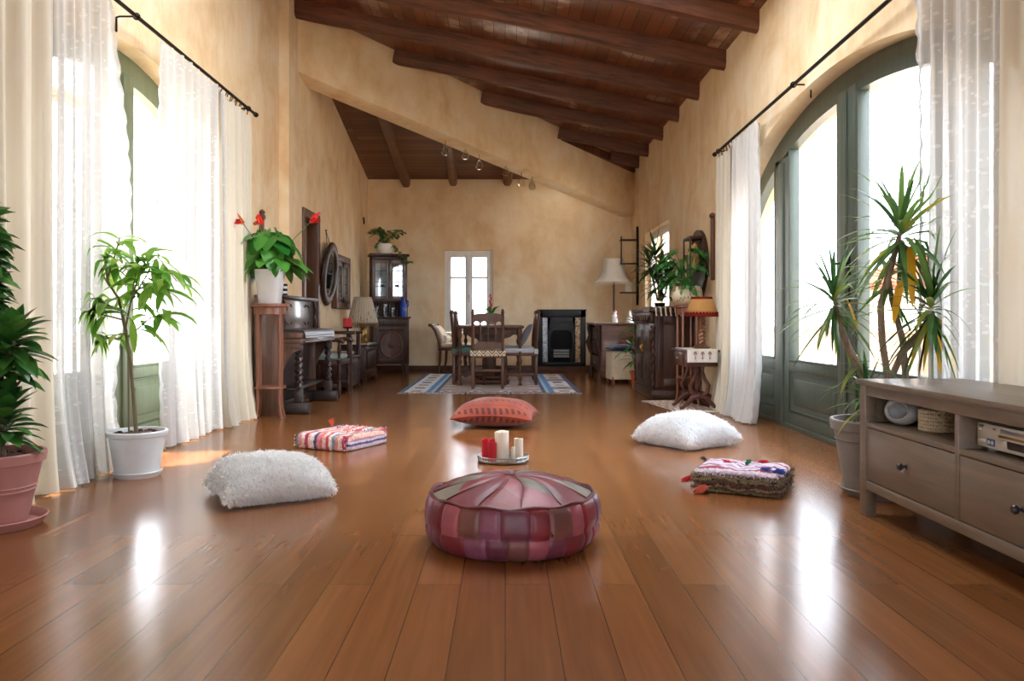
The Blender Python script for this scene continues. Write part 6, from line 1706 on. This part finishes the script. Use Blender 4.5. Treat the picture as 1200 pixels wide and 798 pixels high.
# ---- carved sideboard
sb = thing('carved_sideboard', 'dark carved oak sideboard against the right wall', 'sideboard', (1.515, 8.36, 0), 0)
SL, SD, SH = 1.10, .49, .95
m = MB(); m.bx(.02, SD, .02, SL-.02, .10, SH-.045, .004); m.build('carcass', OAKD, sb)
MB().bx(-.015, SD, -.015, SL+.015, 0, .10, .02).build('plinth', OAKD_Y, sb)
m = MB(); m.bx(-.03, SD, -.03, SL+.03, SH-.04, SH, .008); m.build('top', OAKD_Y, sb)
m = MB(); m.bx(-.02, .03, -.0, SL, SH-.16, SH-.04, .02)
for y in lin(.08, SL-.08, 7): m.tube([(-.012, y-.06, SH-.07), (-.03, y-.03, SH-.10), (-.03, y, SH-.13), (-.03, y+.03, SH-.10), (-.012, y+.06, SH-.07)], .012, 6)
m.build('carved_frieze', OAKD_Y, sb)
for k in range(2):
    y0 = .06+k*(SL-.12)/2; y1 = y0+(SL-.12)/2-.015; d = MB(); d.bx(.0, .022, y0, y1, .13, SH-.18, .005)
    for z0_, z1_ in ((.18, .44), (.50, SH-.23)): 
        d.bx(-.012, .002, y0+.05, y1-.05, z0_, z1_, .012); d.lathe([(0, .012), (.05, .008), (.07, 0)], 14, M=Matrix.Translation((-.012, (y0+y1)/2, (z0_+z1_)/2)) @ Matrix.Rotation(-PI/2, 4, 'Y'))
    dd = d.build('door', OAKD, sb); h = MB(); h.tube([(-.004, y1-.03 if k == 0 else y0+.03, .56), (-.03, y1-.03 if k == 0 else y0+.03, .53), (-.004, y1-.03 if k == 0 else y0+.03, .48)], .007, 6); h.build('handle', BRASS, dd)
for y in (.02, SL-.02):
    m = MB(); twist(m, (.012, y, .12), SH-.30, .022, 4, amp=.2); m.build('corner_column', OAKD, sb)
m = MB(); 
for a_ in ((.06, .12, .13, SH-.08), (SD-.06, SD, .13, SH-.08)): m.bx(a_[0], a_[1], -.0, .022, a_[2], a_[3], .004)
m.bx(.12, SD-.06, 0, .022, .13, .22, .004); m.bx(.12, SD-.06, 0, .022, SH-.16, SH-.08, .004); m.build('end_frame', OAKD, sb)
STR = m_stripes('striped_textile', [S(150, 128, 110), S(60, 52, 52), S(186, 168, 146), S(92, 74, 66), S(170, 150, 132), S(46, 42, 44)], 'X', 6.5, .004, 120)
tx = thing('striped_runner', 'striped textile runner with knotted tassels over the end of the sideboard', 'textile', (1.515, 8.36, SH+.0005))
MB().bx(-.035, .50, -.035, .30, 0, .012, .005).bx(-.042, -.034, -.03, .30, -.045, .010, .003).build('cloth', STR, tx)
m = MB(); R.seed(5)
for i in range(9):
    x = .03+.05*i; m.tube([(x, -.036, .006), (x, -.046, -.015), (x+.004, -.045, -.055), (x+.01, -.044, -.085)], [.010, .011, .008, .011], 6)
m.build('tassel', m_cloth('tassel_yarn', S(196, 180, 156)), tx)

# ---- lamp table
lt = thing('lamp_table', 'small dark side table with lyre supports beside the right curtain', 'side table', (1.755, 7.50, .011), 0)
LX, LY = .15, .25
m = MB(); m.bx(-LX, LX, -LY, LY, .395, .525, .006); m.build('box', m_wood('mahogany', S(64, 34, 30), S(104, 62, 52), 'Y', .35, 1, .3), lt)
MAH = bpy.data.materials['mahogany']
MB().bx(-LX-.015, LX+.015, -LY-.015, LY+.015, .525, .545, .006).build('top', MAH, lt)
d = MB().bx(-LX-.006, -LX, -LY+.04, LY-.04, .415, .508, .003).build('drawer', MAH, lt); MB().ball((-LX-.014, 0, .462), .012).build('knob', BRASS, d)
for y in (-.17, .17):
    m = MB(); 
    for sg in (-1, 1): m.tube([(sg*.03, y, .395), (sg*.025, y, .35), (sg*.05, y, .28), (sg*.085, y, .22), (sg*.07, y, .16), (sg*.02, y, .12)], [.02, .018, .016, .018, .018, .02], 8)
    for x in (-.02, .02): m.tube([(x, y, .13), (x, y, .34)], .004, 5)
    m.build('lyre', MAH, lt)
    for sg in (-1, 1):
        l = MB(); l.tube([(0, y, .13), (sg*.06, y, .11), (sg*.11, y, .06), (sg*.15, y, .018), (sg*.175, y, .014)], [.026, .024, .02, .016, .013], 8); l.build('leg', MAH, lt)
MB().tube([(0, -.17, .14), (0, .17, .14)], .018, 8).build('stretcher', MAH, lt)
rn = thing('embroidered_runner', 'white runner with three brown embroidered motifs hanging over the lamp table', 'table runner', (1.755, 7.50, .5565))
RN = m_cloth('white_linen', S(226, 222, 214))
m = MB(); m.grid(lambda u, v: (-.13+.27*u, -LY-.018-.004*math.sin(u*9)*(1 if v < .5 else 0) + (0 if v < .42 else (v-.42)/.58*(2*LY+.03)), (.003 if v > .42 else .003-.115*(1-v/.42))), 16, 30); m.build('cloth', RN, rn, solid=.003)
m = MB()
for x in (-.06, .005, .07):
    yq = -LY-.0255
    m.box((x, yq, -.05), (.005, .002, .05)); m.box((x, yq, -.028), (.030, .002, .007)); m.box((x, yq, -.018), (.016, .002, .008)); m.box((x-.012, yq, -.036), (.006, .002, .012)); m.box((x+.012, yq, -.036), (.006, .002, .012)); m.box((x, yq, -.076), (.018, .002, .006))
m.build('embroidery', m_plain('brown_thread', S(132, 78, 66), .9), rn)
ll = thing('table_lamp', 'table lamp with spiral wooden column and red-trimmed tan shade on the small lamp table', 'lamp', (1.81, 7.47, .562), 0)
m = MB(); m.lathe([(0, 0), (.075, 0), (.08, .015), (.05, .03), (.035, .04), (0, .04)], 26); m.build('base', OAKM, ll)
m = MB(); twist(m, (0, 0, .04), .25, .030, 3.5, amp=.12, starts=2); m.lathe([(.03, .29), (.036, .295), (.03, .305), (.012, .31), (.01, .36), (0, .36)], 18); m.build('column', m_wood('honey_twist', S(104, 66, 44), S(150, 104, 70), 'Z', .4), ll)
def cone(r0, z0_, r1, z1_, mat, nm):
    MB().grid(lambda u, v: ((r0+(r1-r0)*v)*math.cos(2*PI*u), (r0+(r1-r0)*v)*math.sin(2*PI*u), z0_+(z1_-z0_)*v), 60, 3, 0, None, True).build(nm, mat, ll, solid=.003)
zz0, zz1, ra, rb_ = .295, .475, .152, .092
f = lambda z: ra+(rb_-ra)*(z-zz0)/(zz1-zz0)
cone(f(zz0), zz0, f(zz0+.03), zz0+.03, SHR, 'shade_trim'); cone(f(zz0+.03), zz0+.03, f(zz1-.022), zz1-.022, SH3, 'lamp_shade'); cone(f(zz1-.022), zz1-.022, f(zz1), zz1, SHR, 'shade_trim')
m = MB()
for i in range(30):
    a_ = 2*PI*i/30; r_ = f(zz0+.036)+.003; m.ball((r_*math.cos(a_), r_*math.sin(a_), zz0+.032), .011, 0, 6, 4, (1, 1, 1))
m.build('scalloped_trim', SHR, ll)

# ---- garland of glass pendants along the hip beam
CR = m_glass('cut_glass', (.90, .89, .86, 1), .05, 3.0)
for i, (t, dz, lab) in enumerate([(.375, .10, 'first'), (.43, .05, 'second'), (.47, .11, 'third'), (.55, .05, 'fourth'), (.60, .11, 'fifth'), (.635, .10, 'sixth')]):
    p = A.lerp(B, t)+nr*(TH*.6); zb = 3.47-1.0*t
    root = thing('glass_pendant', 'small glass pendant under the plaster beam, %s from the left' % lab, 'pendant', (p.x, p.y, zb), .78, 'glass pendants on the plaster beam')
    m = MB(); m.tube([(0, 0, .01), (0, 0, -dz+.04)], .004, 5); m.build('cord', BLACK, root)
    m = MB(); m.lathe([(0, .05), (.02, .045), (.045, .0), (.05, -.04), (.03, -.075), (0, -.08)], 8, (0, 0, -dz-.01)); m.build('drop', CR, root, sharp=10)
SKY, SUN, EXPO = 4.0, 9.0, 1.3
# ------------------------------------------------------------------ light and camera
w = bpy.data.worlds.new('sky'); scn.world = w; w.use_nodes = True
nt = w.node_tree; nt.nodes.clear()
out = nt.nodes.new('ShaderNodeOutputWorld'); bg = nt.nodes.new('ShaderNodeBackground')
tc = nt.nodes.new('ShaderNodeTexCoord'); sp = nt.nodes.new('ShaderNodeSeparateXYZ'); nt.links.new(tc.outputs['Generated'], sp.inputs[0])
mr_ = nt.nodes.new('ShaderNodeMapRange'); mr_.inputs[1].default_value = -1; mr_.inputs[2].default_value = 1; nt.links.new(sp.outputs['X'], mr_.inputs[0])
cr = nt.nodes.new('ShaderNodeValToRGB'); cr.color_ramp.elements[0].color = (.96, .99, 1.03, 1); cr.color_ramp.elements[1].color = (.80, .92, 1.08, 1)
nt.links.new(mr_.outputs[0], cr.inputs[0]); nt.links.new(cr.outputs[0], bg.inputs[0]); bg.inputs[1].default_value = SKY
nt.links.new(bg.outputs[0], out.inputs[0])
sun = bpy.data.lights.new('sun', 'SUN'); sun.energy = SUN; sun.angle = math.radians(.7); sun.color = (1, .94, .84)
so_ = bpy.data.objects.new('sun', sun); COL.objects.link(so_)
so_.rotation_euler = Vector((.46, .10, -.88)).to_track_quat('-Z', 'Y').to_euler()
cam = bpy.data.cameras.new('camera'); co = bpy.data.objects.new('camera', cam); COL.objects.link(co)
co.location = (0, 0, .824); co.rotation_euler = (PI/2, 0, 0)
cam.sensor_width = 36; cam.lens = 28.5; cam.shift_x = 8/1200; cam.shift_y = -24/1200; cam.clip_start = .03
scn.camera = co
scn.view_settings.view_transform = 'Standard'; scn.view_settings.look = 'None'; scn.view_settings.gamma = 1; scn.view_settings.use_curve_mapping = False
scn.view_settings.exposure = EXPO
scn.cycles.max_bounces = 12; scn.cycles.diffuse_bounces = 7; scn.cycles.transparent_max_bounces = 20; scn.cycles.caustics_reflective = False; scn.cycles.caustics_refractive = False
scn.cycles.sample_clamp_indirect = 12
scn.cycles.use_guiding = True; scn.cycles.use_surface_guiding = True; scn.cycles.guiding_training_samples = 48
